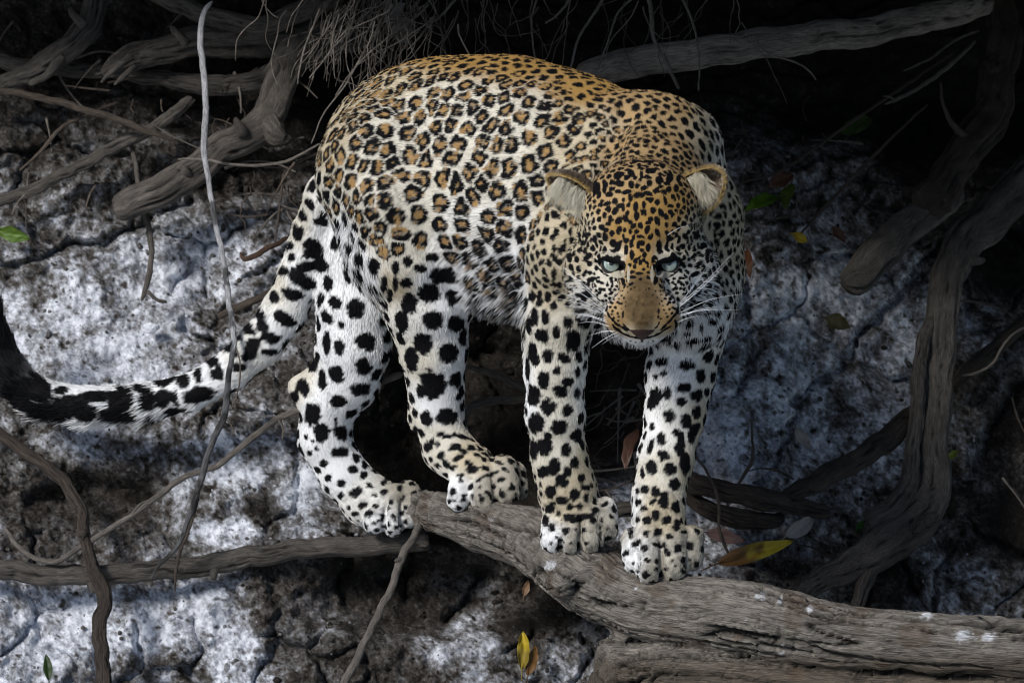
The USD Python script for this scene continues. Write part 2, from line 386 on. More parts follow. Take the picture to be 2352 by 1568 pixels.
# ------------------------------------------------------------------ the leopard's body
LAT = np.array([-0.50, 0.0, -0.86])       # towards the animal's right side
def leopard_field(F, head=True):
    c = F.chain
    c([(930, 368, 390, 200), (1010, 390, 320, 258), (1150, 425, 220, 292), (1290, 450, 110, 282), (1400, 450, 30, 235)], 40, (LAT, 0.80))
    c([(1440, 330, -20, 105), (1500, 335, 10, 112), (1560, 335, 60, 100)], 40)
    c([(1490, 380, -20, 150), (1480, 450, -130, 140), (1474, 520, -240, 122)], 40)
    F.ball((1478, 640, 0), (165, 150, 150), 40)
    F.ball((1592, 690, 60), (100, 112, 110), 40)
    # tail
    c([(800, 400, 420, 66), (752, 450, 460, 48), (718, 540, 520, 48), (692, 630, 560, 49), (653, 715, 590, 49), (599, 790, 610, 47), (531, 850, 630, 43), (440, 898, 650, 40),
       (330, 925, 670, 40), (200, 933, 690, 42), (90, 915, 700, 42), (22, 862, 700, 42), (-12, 790, 690, 38), (-34, 700, 680, 32), (-44, 640, 670, 22)], 18)
    # fore legs: left, right (the animal's)
    c([(1560, 400, 60, 105), (1596, 500, 80, 106), (1602, 620, 110, 104), (1578, 760, 130, 84), (1562, 860, 125, 75), (1550, 950, 110, 65), (1530, 1050, 85, 60), (1513, 1140, 60, 56), (1514, 1200, 35, 64)], 26)
    c([(1380, 400, -40, 120), (1310, 580, -70, 106), (1284, 720, -40, 78), (1275, 850, -5, 65), (1275, 950, 20, 62), (1284, 1050, 45, 59), (1302, 1120, 62, 62), (1314, 1170, 68, 66)], 30)
    # hind legs: right, left
    c([(905, 400, 270, 180), (945, 560, 235, 150), (980, 690, 240, 100), (994, 800, 270, 74), (1000, 880, 300, 59), (1004, 945, 320, 53), (1027, 1030, 320, 51), (1080, 1072, 300, 56)], 30)
    c([(1000, 905, 325, 50), (958, 966, 345, 20)], 30)
    c([(900, 460, 480, 150), (835, 590, 510, 92), (815, 700, 530, 84), (812, 790, 550, 82), (796, 870, 580, 73), (756, 925, 605, 62), (744, 1005, 630, 56), (790, 1090, 640, 52), (847, 1150, 635, 56), (885, 1165, 625, 60)], 26)
    c([(760, 885, 600, 58), (690, 888, 612, 28)], 40)
    # folds and muscle: behind the shoulder blade, before the thigh, along the fore legs, over the hip
    c([(1432, 262, -118, 16), (1398, 330, -190, 20), (1378, 420, -225, 18), (1362, 520, -205, 10)], 40, op='cut')
    c([(1072, 470, -70, 10), (1048, 560, -40, 14), (1040, 640, 60, 10)], 52, op='cut')
    c([(1175, 640, -110, 6), (1100, 690, -10, 8)], 40, op='cut')
    c([(880, 330, 205, 62), (905, 470, 130, 78), (945, 580, 150, 72)], 60)
    c([(1330, 440, -165, 60), (1300, 590, -140, 58)], 50)
    c([(1215, 250, 10, 22), (1330, 300, -60, 20)], 60)
    # toes: (knuckle, tip)
    T = [((1455, 1240, 5, 30), (1460, 1288, -18, 29)), ((1490, 1235, -8, 37), (1494, 1306, -42, 36)), ((1545, 1232, -8, 37), (1546, 1300, -42, 36)), ((1588, 1235, 5, 30), (1588, 1284, -16, 27)),
         ((1276, 1192, 50, 31), (1272, 1240, 20, 31)), ((1312, 1188, 40, 35), (1310, 1240, 5, 34)), ((1354, 1185, 40, 35), (1356, 1236, 5, 34)), ((1388, 1170, 55, 30), (1392, 1218, 25, 28)),
         ((1062, 1096, 285, 30), (1052, 1148, 258, 26)), ((1104, 1088, 275, 36), (1112, 1146, 245, 32)), ((1155, 1080, 280, 36), (1165, 1128, 250, 32)), ((1182, 1085, 300, 26), (1192, 1128, 280, 22)),
         ((872, 1150, 600, 32), (862, 1196, 575, 30)), ((905, 1145, 595, 34), (902, 1200, 570, 32)), ((935, 1135, 605, 32), (940, 1182, 580, 30))]
    for a, b in T:
        c([a, b], 5)
    for a, b in zip(T[:-1], T[1:]):                      # clefts between neighbouring toes
        if math.dist(a[1][:2], b[1][:2]) < 75:
            m1, m2 = (np.array(a[0]) + b[0]) / 2, (np.array(a[1]) + b[1]) / 2
            c([(m1[0], m1[1] + 8, m1[2] - 32, 5), (m2[0], m2[1] + 6, m2[2] - 26, 8.5), (m2[0], m2[1] + 28, m2[2] - 6, 9)], 5, op='cut')
    if head:
        F.ball((1470, 492, -305), (142, 125, 140), 40)
        F.ball((1471, 540, -372), (112, 85, 75), 40)
        F.ball((1471, 625, -352), (128, 88, 85), 40)
        F.ball((1376, 630, -290), (84, 100, 95), 40)
        F.ball((1568, 630, -290), (84, 100, 95), 40)
        c([(1471, 560, -412, 50), (1473, 640, -462, 44), (1475, 700, -506, 47), (1475, 736, -526, 40)], 30)
        F.ball((1433, 724, -506), (46, 48, 50), 20)
        F.ball((1518, 724, -506), (46, 48, 50), 20)
        F.ball((1475, 764, -488), (50, 31, 46), 16)
        F.ball((1412, 668, -405), (50, 48, 46), 30)
        F.ball((1536, 668, -405), (50, 48, 46), 30)
        for s_ in (-1, 1):
            X_ = lambda t: 1470 + s_ * t
            F.ball((X_(65), 608, -462), (29, 13.5, 50), 6, axes=[(1, -0.22 * s_, 0), (0.22 * s_, 1, 0), (0, 0, 1)], op='cut')
            F.ball((X_(42), 622, -482), (9, 12, 40), 6, op='cut')
            c([(X_(98), 590, -412, 10), (X_(68), 589, -444, 11), (X_(38), 598, -458, 9)], 14)
        for s_ in (-1, 1):
            c([(1475 + s_ * 20, 762, -578, 4), (1475 + s_ * 28, 756, -572, 4)], 5, op='cut')
        c([(1475, 770, -585, 2), (1475, 784, -545, 3)], 6, op='cut')
        # mouth line and nostril folds
        for s_ in (-1, 1):
            c([(1475, 778, -560, 3), (1475 + s_ * 40, 768, -548, 3), (1475 + s_ * 76, 735, -520, 3)], 6, op='cut')

def decimate_shift(v, f, keep):
    f = f[keep]
    u, inv = np.unique(f, return_inverse=True)
    return v[u], inv.reshape(-1, 3)

HEAD_LO, HEAD_HI = np.array([1285.0, 370, -640]), np.array([1665.0, 830, -235])
Fb = Field((-90, 80, -640), (1760, 1400, 820), 6.5)
leopard_field(Fb)
bv, bf = Fb.mesh(); del Fb
Fh = Field(HEAD_LO - 8, HEAD_HI + 8, 2.6)
leopard_field(Fh)
hv, hf = Fh.mesh(); del Fh
cen = bv[bf].mean(1)
inside = ((cen > HEAD_LO + 4) & (cen < HEAD_HI - 4)).all(1)
bv, bf = decimate_shift(bv, bf, ~inside)
cen = hv[hf].mean(1)
hv, hf = decimate_shift(hv, hf, ((cen > HEAD_LO) & (cen < HEAD_HI)).all(1))
LV = np.vstack([bv, hv]); LF = np.vstack([bf, hf + len(bv)])
LN = normals(LV, LF)
LHEAD = np.arange(len(LV)) >= len(bv)

class Screen:
    """Nearest surface point under a traced position."""
    def __init__(s, v, cell=3.0):
        s.c, s.v = cell, v
        s.lo = v[:, :2].min(0) - 10
        n = np.ceil((v[:, :2].max(0) + 10 - s.lo) / cell).astype(int)
        s.best = np.full(n, -1, int)
        i = ((v[:, :2] - s.lo) / cell).astype(int)
        o = np.argsort(-v[:, 2])
        for di, dj in ((0, 0), (1, 0), (-1, 0), (0, 1), (0, -1)):
            pass
        s.best[i[o, 0], i[o, 1]] = o
        s.tree = cKDTree(v[:, :2])
    def hit(s, x, y, r=9):
        k = s.tree.query_ball_point((x, y), r)
        if not k:
            return int(s.tree.query((x, y))[1])
        k = np.array(k); d = s.v[k, 2]
        k = k[d < d.min() + 30]
        return int(k[np.argmin(((s.v[k, :2] - (x, y)) ** 2).sum(1))])
SCR = Screen(LV)
# ------------------------------------------------------------------ the coat: base colour, spots, hair flow
WHITE, CREAM, STRAW, TAN, GOLD, RUST, BROWN, GREYC, BLACK, NOSE = (np.array(c) for c in (
    (.80, .80, .80), (.63, .59, .50), (.52, .445, .315), (.42, .285, .14), (.35, .212, .068), (.26, .165, .068), (.105, .070, .034), (.38, .35, .29), (.006, .006, .007), (.045, .026, .024)))
CW = 0.5 * (CREAM + WHITE)
# x, y, colour, hair length, spot spacing, rosette share
ANCH = [
 (1000,128,GOLD,9,30,.2),(1100,130,GOLD,9,30,.2),(1200,150,GOLD,9,30,.2),(1340,205,GOLD,10,28,.2),(920,140,GOLD,10,32,.4),(1450,235,TAN,12,26,.1),(1550,240,TAN,12,28,0),(1620,300,STRAW,14,36,0),(1655,350,CREAM,14,38,0),
 (1500,330,TAN,11,20,0),(1420,330,TAN,11,20,.2),(1380,300,STRAW,12,24,.4),(1480,400,TAN,10,18,0),(1560,390,TAN,10,20,0),(1330,400,STRAW,13,26,.5),(1290,300,STRAW,14,38,1),(1290,440,STRAW,12,28,.5),(1265,520,STRAW,12,26,.3),(1255,600,STRAW,12,20.5,0),(1245,660,STRAW,12,20.5,0),
 (830,200,STRAW,14,34,.6),(900,180,STRAW,14,40,1),(780,280,STRAW,14,36,.7),(750,350,STRAW,14,34,.5),(900,300,CREAM,15,41,1),(1000,250,CREAM,15,41,1),(1100,260,CREAM,15,41,1),(1200,280,CREAM,15,41,1),(1000,400,CREAM,16,45,1),
 (1100,400,CREAM,16,45,1),(1200,400,CREAM,16,45,1),(900,420,CREAM,15,41,.9),(820,420,CREAM,15,38,.6),(1060,520,CW,20,45,1),(1160,520,CW,20,45,1),(960,520,CREAM,15,42,.7),(860,520,CREAM,15,36,.4),(1090,620,WHITE,28,50,.5),(1180,620,WHITE,26,52,.6),
 (1120,700,WHITE,42,40,.3),(1190,720,WHITE,44,40,.2),(1020,560,CW,18,40,.6),(930,600,CREAM,14,36,.4),(900,660,STRAW,13,32,.2),(1000,640,WHITE,16,44,0),
 (1225,760,CREAM,14,34,0),(1300,760,CREAM,13,32,0),(1280,900,CREAM,11,34,0),(1212,900,WHITE,12,34,0),(1338,880,CW,12,34,0),(1280,1040,CREAM,9,32,0),(1345,1080,STRAW,9,28,0),(1305,1160,STRAW,8,22,0),(1262,1240,WHITE,9,27,0),(1320,1245,GREYC,9,27,0),(1392,1205,GREYC,9,27,0),
 (1500,850,WHITE,14,34,0),(1560,840,WHITE,14,34,0),(1630,850,CREAM,12,36,0),(1490,980,WHITE,10,30,0),(1550,980,CW,9,32,0),(1605,980,STRAW,9,36,0),(1530,1090,CREAM,8,28,0),(1580,1090,STRAW,8,28,0),(1450,1180,WHITE,8,26,0),(1520,1170,STRAW,8,24,0),(1450,1300,WHITE,9,27,0),(1510,1310,GREYC,9,27,0),(1580,1280,GREYC,9,27,0),
 (1030,720,WHITE,14,46,0),(955,720,CW,12,40,0),(1040,860,WHITE,12,46,0),(960,840,CREAM,9,40,0),(1000,930,WHITE,10,40,0),(950,975,CREAM,6,30,0),(1010,1010,CREAM,8,24,0),(1080,1050,STRAW,8,20,0),(1045,1130,WHITE,9,27,0),(1110,1140,GREYC,9,27,0),(1180,1120,GREYC,9,27,0),
 (800,560,WHITE,24,44,0),(850,640,WHITE,26,44,0),(790,680,WHITE,18,40,0),(830,780,WHITE,14,46,0),(760,780,WHITE,12,42,0),(780,900,WHITE,12,40,0),(682,880,CREAM,6,40,0),(720,960,WHITE,9,36,0),(790,960,WHITE,10,36,0),(770,1080,WHITE,8,32,0),(840,1150,CW,8,26,0),(920,1120,GREYC,9,27,0),(870,1215,WHITE,8,18,0),
 (735,430,CREAM,15,40,.2),(690,510,CREAM,15,48,0),(745,530,WHITE,17,50,0),(650,655,CREAM,14,44,0),(705,660,WHITE,17,50,0),(675,650,WHITE,16,46,0),(575,780,CW,14,44,0),(640,780,WHITE,17,50,0),(440,880,WHITE,15,40,0),(460,935,WHITE,22,46,0),(330,965,WHITE,32,70,0),(150,970,WHITE,32,90,0),(60,960,WHITE,30,90,0),(150,905,WHITE,18,44,0),(20,860,BLACK,26,60,0),(-14,780,BLACK,26,60,0),
 (1470,400,TAN,10,18,0),(1470,470,GOLD,9,17,0),(1400,470,TAN,9,17,0),(1545,470,GOLD,9,17,0),(1470,540,GOLD,8,17,0),(1410,540,GOLD,8,16,0),(1530,540,GOLD,8,16,0),(1360,540,STRAW,11,17,0),(1585,540,STRAW,11,17,0),
 (1330,600,STRAW,18,20,0),(1612,600,CREAM,18,20,0),(1335,680,CW,26,22,0),(1610,670,WHITE,26,22,0),(1355,730,WHITE,34,26,0),(1600,740,WHITE,24,26,0),(1390,568,STRAW,8,14,0),(1550,568,STRAW,8,14,0),(1395,586,CREAM,7,30,0),(1548,586,CREAM,7,30,0),(1380,640,CREAM,7,12,0),(1560,640,CREAM,7,12,0),
 (1471,600,GOLD,5,13,0),(1471,650,BROWN,4,13,0),(1474,690,BROWN,5,90,0),(1474,735,BROWN*.85,4,90,0),(1445,700,BROWN,5,90,0),(1505,700,BROWN,5,90,0),(1425,668,TAN*.9,4,11,0),(1522,668,TAN*.9,4,11,0),(1412,705,TAN,4,14,0),(1538,705,TAN,4,14,0),(1415,740,RUST*1.1,4,90,0),(1535,740,RUST*1.1,4,90,0),(1443,768,STRAW,5,90,0),(1508,768,STRAW,5,90,0),
 (1476,792,WHITE,24,90,0),(1450,787,WHITE,12,90,0),(1502,787,WHITE,12,90,0),(1400,690,CW,6,11,0),(1548,690,CW,6,11,0),
 (1690,470,STRAW,12,22,0),(1695,580,STRAW,13,22,0),(1660,560,STRAW,14,20,0),(1690,680,CREAM,16,22,0),(1650,760,WHITE,22,30,0),(1560,800,WHITE,32,44,0),(1440,800,WHITE,38,34,0),(1400,790,WHITE,28,34,0),(1285,560,STRAW,13,20,0),(1290,660,STRAW,15,20,0),
]
EXPL = []                                             # x, y, rx, ry, angle in traced units
def ex(rows, kx, x0, y0, g=1.0):
    for r in rows:
        EXPL.append((x0 + r[0] * kx, y0 + r[1] * kx, r[2] * kx * g, r[3] * kx * g, r[4] if len(r) > 4 else 0))
# forehead and crown
ex([(745,235,28,18),(850,225,30,20),(935,220,35,22),(1015,250,22,32,-20),(875,252,14,18),(660,380,18,22),(600,388,26,44),(750,370,30,22),(825,370,19,25),(745,312,40,24,-15),(820,303,22,22),(885,310,14,24),(945,288,38,20),(935,363,22,25),(1000,345,24,28),(1065,330,24,30),(1122,330,15,26,20),(1105,395,16,25),(680,437,28,17),(740,418,20,13),(795,420,30,14,-10),(870,440,36,20),(980,415,24,20),(1055,408,18,20),(670,492,25,14,-20),(725,480,18,22,20),(775,470,13,15),(820,460,16,26),(640,480,12,12),(985,485,18,20),(1040,470,11,30,-15),(725,540,20,30,35),(775,525,13,17),(800,555,13,19),(850,512,16,32),(905,500,13,27),(960,535,20,24),(1012,550,17,30,-20),(945,592,18,16),(745,600,20,26,45),(682,620,18,15),(635,638,18,20),(590,650,15,16),(820,610,14,12),(860,580,17,30),(930,610,22,14),(985,608,18,30,-20),(1045,630,13,22),(1095,630,22,20),(745,660,16,28,20),(785,660,11,14),(815,672,13,18),(835,702,14,19),(990,675,16,30,-15),(1065,710,24,18),(1108,690,16,17),(1155,620,20,17),(1160,700,18,20),(1195,625,14,12),(660,705,18,28,-10),(595,712,18,22),(775,700,9,14),(712,738,22,26),(745,760,19,42,20),(1000,772,20,52,-5),(1040,770,14,40),(1078,772,10,32),(930,770,17,28),(790,780,14,34),(825,815,16,34),(868,760,12,20),(905,812,14,20),(850,850,16,18),(960,850,11,17),(1145,765,20,18),(1185,770,12,22),(1220,812,15,13),(880,860,14,20),(900,848,14,14),(815,880,12,13),(845,890,13,14),(925,885,11,11),(870,930,28,11),(830,952,24,9),(930,925,10,9),(900,905,12,9),
    # cheeks
    (535,790,15,22),(480,840,16,22,-20),(435,832,18,28),(365,860,20,20),(335,780,20,20),(360,660,18,28),(330,710,14,20),(420,562,20,14),(440,660,16,26),(545,690,16,18),(520,742,16,20),(500,690,12,22),(400,740,14,30),(495,905,18,25),(440,890,16,22),(560,870,18,20),(490,955,16,14),(580,970,30,17,-20),(605,900,16,16),(565,925,16,14),(340,935,18,42),(420,980,20,15),(365,1000,16,20),(560,820,18,20),(1230,690,22,30),(1270,760,16,20),(1215,940,36,14,-25),(1190,880,16,18),(1255,860,16,22),(1300,800,16,26),(1180,840,14,12),(1320,640,12,30),(1290,700,10,26),(1345,690,10,34),
    (545,1060,45,30),(480,1150,45,24),(530,1235,44,34),(430,1240,30,28),(465,1345,48,54),(375,860,22,22),(300,1080,24,36),(205,1070,24,36),(245,1110,28,30),(340,1130,20,34),(270,1320,36,46),(215,1195,26,50),(280,1215,26,36),(1190,1250,34,24,-30),(1265,1270,14,22),(1050,1340,36,26),(1150,1180,26,14),(1250,1130,40,18,-30),(1330,1120,30,20,-30),(1200,1360,50,20,-10),(1290,1350,36,16,-20),(1170,1310,30,14),(1330,1240,30,20),(1370,1180,24,18),(1300,1180,26,16),(1350,1060,24,14),(1310,1010,22,18),(1370,970,24,30),(1410,900,22,22),(1440,860,16,26),
    # under the eyes and on the muzzle
    (640,990,16,9,20),(672,1002,11,10),(702,985,12,9),(737,1012,12,9),(652,1030,14,10,20),(690,1032,11,9),(722,1034,12,8),(626,1055,14,12),(664,1072,13,10,15),(690,1062,9,8),(735,1060,8,7),(1090,965,12,10),(1122,985,11,12),(1150,960,12,9),(1100,1000,10,9),(1060,995,9,8),(1132,1022,12,10),(1085,1030,12,9),(1055,1040,20,9,35),(1025,1020,12,9,30),(1110,1052,14,10,20),(1075,1068,12,9),(1150,1060,12,9),(1042,1068,9,8),(1005,1040,7,6),(940,1025,6,8),(915,1035,5,6),(820,1030,5,6),(845,1020,6,5),(800,1015,7,6),(975,1040,6,6),
    (700,1115,12,9),(737,1110,10,9),(690,1142,10,9),(727,1146,9,9),(762,1118,8,8),(735,1178,9,10),(772,1178,7,17),(770,1205,6,9),(715,1210,10,7,40),(780,1085,6,8),(760,1070,6,6),(745,1090,6,6),(1062,1110,12,9),(1092,1112,11,9,20),(1036,1086,10,8),(1060,1155,9,9),(992,1166,8,20),(992,1205,7,11),(1010,1215,8,7),(1078,1180,10,8,-40),(1100,1150,10,8),(1050,1200,10,7,-40),(1020,1130,6,6)], .3662, 1148.4, 287.1)
ex([(705,1168,9,7),(700,1190,8,6),(745,1205,8,7),(742,1230,7,6),(760,1150,6,6),(790,1140,5,6),(750,1118,7,6),(716,1092,9,7),(692,1080,8,7),(1000,1120,6,6),(1030,1160,7,7),(1045,1180,8,6),(1085,1145,9,7),(1075,1088,9,7),(1050,1125,7,6),(1110,1090,9,7),(1012,1105,6,6),(1010,1062,7,6),(800,1050,5,5),(770,1040,6,5),(790,1110,5,5),(960,1065,5,5),(985,1085,5,6),(820,1355,7,5),(850,1362,7,5),(930,1362,7,5),(960,1355,7,5)], .3662, 1148.4, 287.1)
def line(pts, w, step=6, kx=.3662, x0=1148.4, y0=287.1):
    pts = np.array(pts, float)
    for (xa, ya), (xb, yb) in zip(pts[:-1], pts[1:]):
        L = math.hypot(xb - xa, yb - ya); a = math.degrees(math.atan2(yb - ya, xb - xa))
        EXPL.append((x0 + (xa + xb) / 2 * kx, y0 + (ya + yb) / 2 * kx, (L / 2 + w * .6) * kx, w * kx, a))
# lip stripes, tear lines
for pts, w in (([(672,1165),(690,1205),(722,1240),(760,1262),(800,1290)], 8), ([(700,1255),(735,1285),(780,1312),(830,1330),(885,1338)], 7), ([(770,1240),(790,1270),(815,1290)], 7),
               ([(1122,1135),(1108,1180),(1080,1215),(1040,1250),(1010,1285)], 9), ([(1105,1225),(1060,1265),(1010,1300),(960,1325),(895,1340)], 7), ([(1000,1230),(990,1255),(970,1275)], 6),
               ([(735,905),(752,925),(768,960),(776,1000)], 13), ([(1000,905),(988,925),(980,960),(975,1000)], 13), ([(640,860),(660,905),(700,925),(745,925)], 9), ([(1112,855),(1095,895),(1060,918),(1010,922)], 9),
               ([(628,905),(650,930),(690,950)], 7), ([(1120,905),(1090,935),(1050,955)], 7), ([(888,1332),(892,1362)], 7)):
    line(pts, w)
N_HEAD = len(EXPL)
# fore legs
ex([(295,85,18,40),(345,90,16,30),(272,130,15,40),(330,180,24,28),(405,165,18,32),(465,115,22,24),(495,210,34,45),(545,105,34,30),(290,245,20,35),(372,280,25,30),(298,300,22,30),(450,300,34,22,20),(262,345,12,55),(345,400,29,40),(405,350,17,19),(465,405,29,21),(520,370,12,25),(290,485,30,48),(430,465,34,26,20),(373,535,38,38),(300,620,36,45),(465,555,27,28),(515,475,14,25),(430,640,38,34),(365,678,19,18),(505,680,28,30),(350,735,38,38),(455,755,25,30),(293,750,22,50),(395,830,31,38),(500,815,21,28),(335,860,28,28),(465,865,21,25),(440,910,31,30),(530,895,17,22),(375,960,22,28),(500,970,24,27),(565,940,30,13,-15),(435,1010,28,21,15),(370,1045,20,19),(308,950,12,35),(525,1030,20,13),(465,1095,24,19,10),(530,1092,24,18,-20),(600,1060,18,15),(350,1110,17,28),(385,1140,17,17),(590,1105,14,17),(440,1145,10,14),(545,1155,13,11),(375,1222,10,9),(450,1200,9,13),(480,1222,8,8),(560,1215,8,12),(640,1105,11,13),(665,1150,9,9),(620,1222,8,9),(505,1150,8,8),(410,1195,8,9),
    (935,310,28,18),(1060,325,40,23),(905,375,14,14),(945,370,17,13),(1130,385,20,34),(1045,435,34,23,-10),(895,490,26,52,25),(965,460,19,29),(1030,505,27,21),(1110,480,27,27),(975,585,29,29),(1060,610,24,34),(1112,570,20,34),(1030,690,18,30),(940,695,21,31),(1032,740,24,38),(1100,665,20,52,20),(880,735,14,40,15),(890,632,13,18),(1000,670,17,17),(885,840,25,33),(980,855,31,31),(1060,820,23,52),(835,870,11,26),(1000,925,27,31),(955,1000,24,37),(1005,1035,19,30),(850,950,19,21),(905,960,19,29),(815,960,10,14),(845,1045,20,13),(910,1080,17,27),(860,1105,23,21),(960,1110,25,21),(1015,1120,19,25),(785,1150,13,27),(915,1165,19,17),(970,1182,17,14),(1050,1165,14,11),(810,1225,27,14,-20),(855,1245,19,17),(930,1228,36,13),(970,1262,13,20,-30),(1020,1245,21,20),(1075,1230,20,22),(795,1322,12,11),(865,1300,17,13),(905,1350,12,11),(915,1305,13,13),(990,1305,10,9),(1045,1362,11,13),(1110,1330,10,18),(830,1378,8,8),(1010,1330,8,7),(960,1350,7,7),(1080,1300,8,10),(820,1355,9,6)], .4577, 1091, 689)
# hind legs
ex([(930,240,62,36),(860,330,44,38),(985,345,38,28),(775,380,34,45),(890,460,44,44),(995,475,38,34),(730,465,30,50),(830,565,42,48),(955,620,44,44),(775,650,30,55),(880,770,58,60),(990,745,28,35),(850,930,28,34),(950,925,48,34),(820,800,17,34),(798,995,15,24),(855,1070,18,26),(915,1115,20,15,-25),(985,1075,28,14,-20),(1035,1090,24,12,20),(930,1020,34,12,10),(1020,1020,38,12,20),(1000,1130,28,12,-20),(1062,1145,24,13,10),(985,1170,18,10,-30),(1075,1180,26,18),(1130,1165,24,11,10),(1010,1200,20,9,-20),(905,1050,12,12),(880,1040,12,14),(870,1130,10,12),(1100,1225,20,8,-30),(1150,1205,22,9,-20),(1200,1140,22,8,10),(1230,1180,20,8,30),(1010,1235,12,10),(1110,1260,10,8),(1190,1195,10,8),(1100,1110,16,10,15),
    (760,280,28,21),(700,290,14,30),(650,290,14,34),(830,215,28,20),(880,150,30,20),(600,200,24,34),(700,210,17,28),(760,180,20,26),(670,345,14,30),
    (470,230,21,44),(510,400,36,44),(440,480,14,14),(370,560,17,50),(430,590,24,34),(560,560,44,38),(690,620,24,24),(665,535,20,30),(420,725,37,41),(345,735,18,40),(555,685,34,36),(540,800,38,33),(425,850,36,28),(300,910,34,52),(255,785,27,40),(195,850,28,26),(295,650,26,45),(345,1000,32,44),(415,945,10,20),(440,1000,28,32),(435,1095,39,24),(360,1145,21,17),(320,1080,11,12),(285,1100,11,13),(270,1020,10,10),(305,1045,10,10),(490,1180,24,19),(550,1200,19,19),(380,1215,17,15),(440,1240,19,17),(510,1290,32,19,-35),(435,1300,15,17),(575,1390,21,18),(545,1350,23,16,-30),(475,1365,9,11),(605,1355,14,10,-20),(640,1290,20,12,-20),(610,1300,12,10),(680,1330,12,9),(720,1270,14,14),(735,1310,12,12),(780,1240,10,10),(650,1240,14,10),(700,1215,16,10,-20),(690,1180,18,12),(640,1400,10,9),(690,1400,9,9),(750,1360,9,8),(620,1430,8,8)], .4761, 574.2, 516.8)
# tail
N_TAIL = len(EXPL)
ex([(1960,150,60,64),(1830,195,24,28),(1815,130,22,26),(1770,290,32,30),(1895,335,90,50,25),(1840,440,70,36,10),(1780,590,75,40,25),(1705,700,60,36,15),(1640,632,36,40),(1620,548,28,34),(1720,450,30,38),(1550,642,32,34),(1490,690,22,34),(1570,790,45,75,20),(1500,890,44,32),(1440,762,36,38),(1335,845,36,38),(1235,935,28,45),(1145,975,40,42),(1360,930,48,40),(1250,1060,90,46,-15),(1035,1085,70,50,-15),(1040,970,70,26,-15),(910,1090,50,80),(870,1030,40,22),(760,1100,78,100),(740,1200,120,46),(540,1180,80,56),(600,1070,110,36),(420,1150,90,70),(300,1180,140,60),(240,1040,90,70),(120,1080,120,90),(950,1240,58,28),(1120,1190,80,32,-10),(380,1030,50,24),(1700,800,60,20),(2010,260,50,40),(1905,1300-1110,10,10)], .3662, 0, 516.8)
EXPL = np.array(EXPL, float)
EXPL[:N_HEAD, 2:4] *= 1.03; EXPL[N_HEAD:N_TAIL, 2:4] *= 1.17; EXPL[N_TAIL:, 2:4] *= 1.12

def coat_setup():
    A = np.array([LV[SCR.hit(a[0], a[1])] for a in ANCH])
    C = np.array([np.concatenate([a[2], [a[3], a[4], a[5]]]) for a in ANCH])
    t = cKDTree(A)
    def field(p):
        d, k = t.query(p, 7)
        w = 1 / (d * d + 22 ** 2) ** 2
        w *= np.clip(1 - d / (d[:, -1:] + 1e-6), 0.02, 1)
        return (C[k] * w[..., None]).sum(1) / w.sum(1)[:, None]
    return field
FIELD = coat_setup()

FLOWS = [([(1474, 740, -540), (1473, 640, -480), (1470, 520, -400), (1470, 420, -330), (1490, 370, -140), (1500, 330, -20), (1300, 330, 90), (1150, 280, 220), (930, 250, 390), (800, 400, 430), (716, 540, 520), (652, 715, 590), (530, 850, 630), (330, 925, 670), (90, 915, 700), (-12, 790, 690), (-44, 640, 670)]),
         ([(1435, 700, -500), (1390, 660, -400), (1320, 640, -300), (1270, 700, -200)]), ([(1515, 700, -500), (1560, 660, -400), (1630, 640, -300), (1680, 720, -100)]),
         ([(1450, 760, -480), (1400, 780, -380), (1380, 860, -200)]), ([(1500, 760, -480), (1550, 780, -380), (1560, 860, -100)]), ([(1475, 780, -500), (1478, 860, -380)]),
         ([(1420, 560, -400), (1340, 500, -300), (1300, 450, -160)]), ([(1525, 560, -400), (1600, 500, -300), (1660, 470, -100)]),
         ([(1340, 420, -60), (1150, 450, -40), (940, 440, 150), (850, 500, 300)]), ([(1300, 620, -60), (1180, 660, -20), (1090, 690, 80)]), ([(1480, 560, -100), (1490, 700, -60), (1500, 800, -20)]),
         ([(1640, 400, 60), (1690, 560, 100), (1640, 760, 130), (1562, 860, 125), (1550, 950, 110), (1530, 1050, 85), (1512, 1140, 60), (1512, 1200, 35), (1515, 1300, -40)]),
         ([(1340, 500, -110), (1285, 720, -40), (1275, 850, -5), (1275, 950, 20), (1283, 1050, 45), (1302, 1120, 62), (1320, 1240, 10)]),
         ([(900, 480, 200), (945, 600, 190), (980, 700, 200), (1000, 880, 300), (1004, 945, 320), (1025, 1030, 320), (1080, 1072, 300), (1120, 1150, 250)]),
         ([(800, 520, 500), (820, 640, 510), (812, 790, 550), (755, 925, 605), (742, 1005, 630), (788, 1090, 640), (860, 1160, 620), (900, 1200, 570)])]
def flow(p, n):
    acc = np.zeros_like(p)
    for ch in FLOWS:
        ch = np.array(ch, float)
        for a, b in zip(ch[:-1], ch[1:]):
            d, _ = seg_dist(p, a, b)
            acc += ((b - a) / np.linalg.norm(b - a)) / (d[:, None] / 60 + 0.35) ** 4
    acc /= np.linalg.norm(acc, axis=1, keepdims=True) + 1e-9
    acc -= n * (acc * n).sum(1, keepdims=True)
    return acc / (np.linalg.norm(acc, axis=1, keepdims=True) + 1e-6)

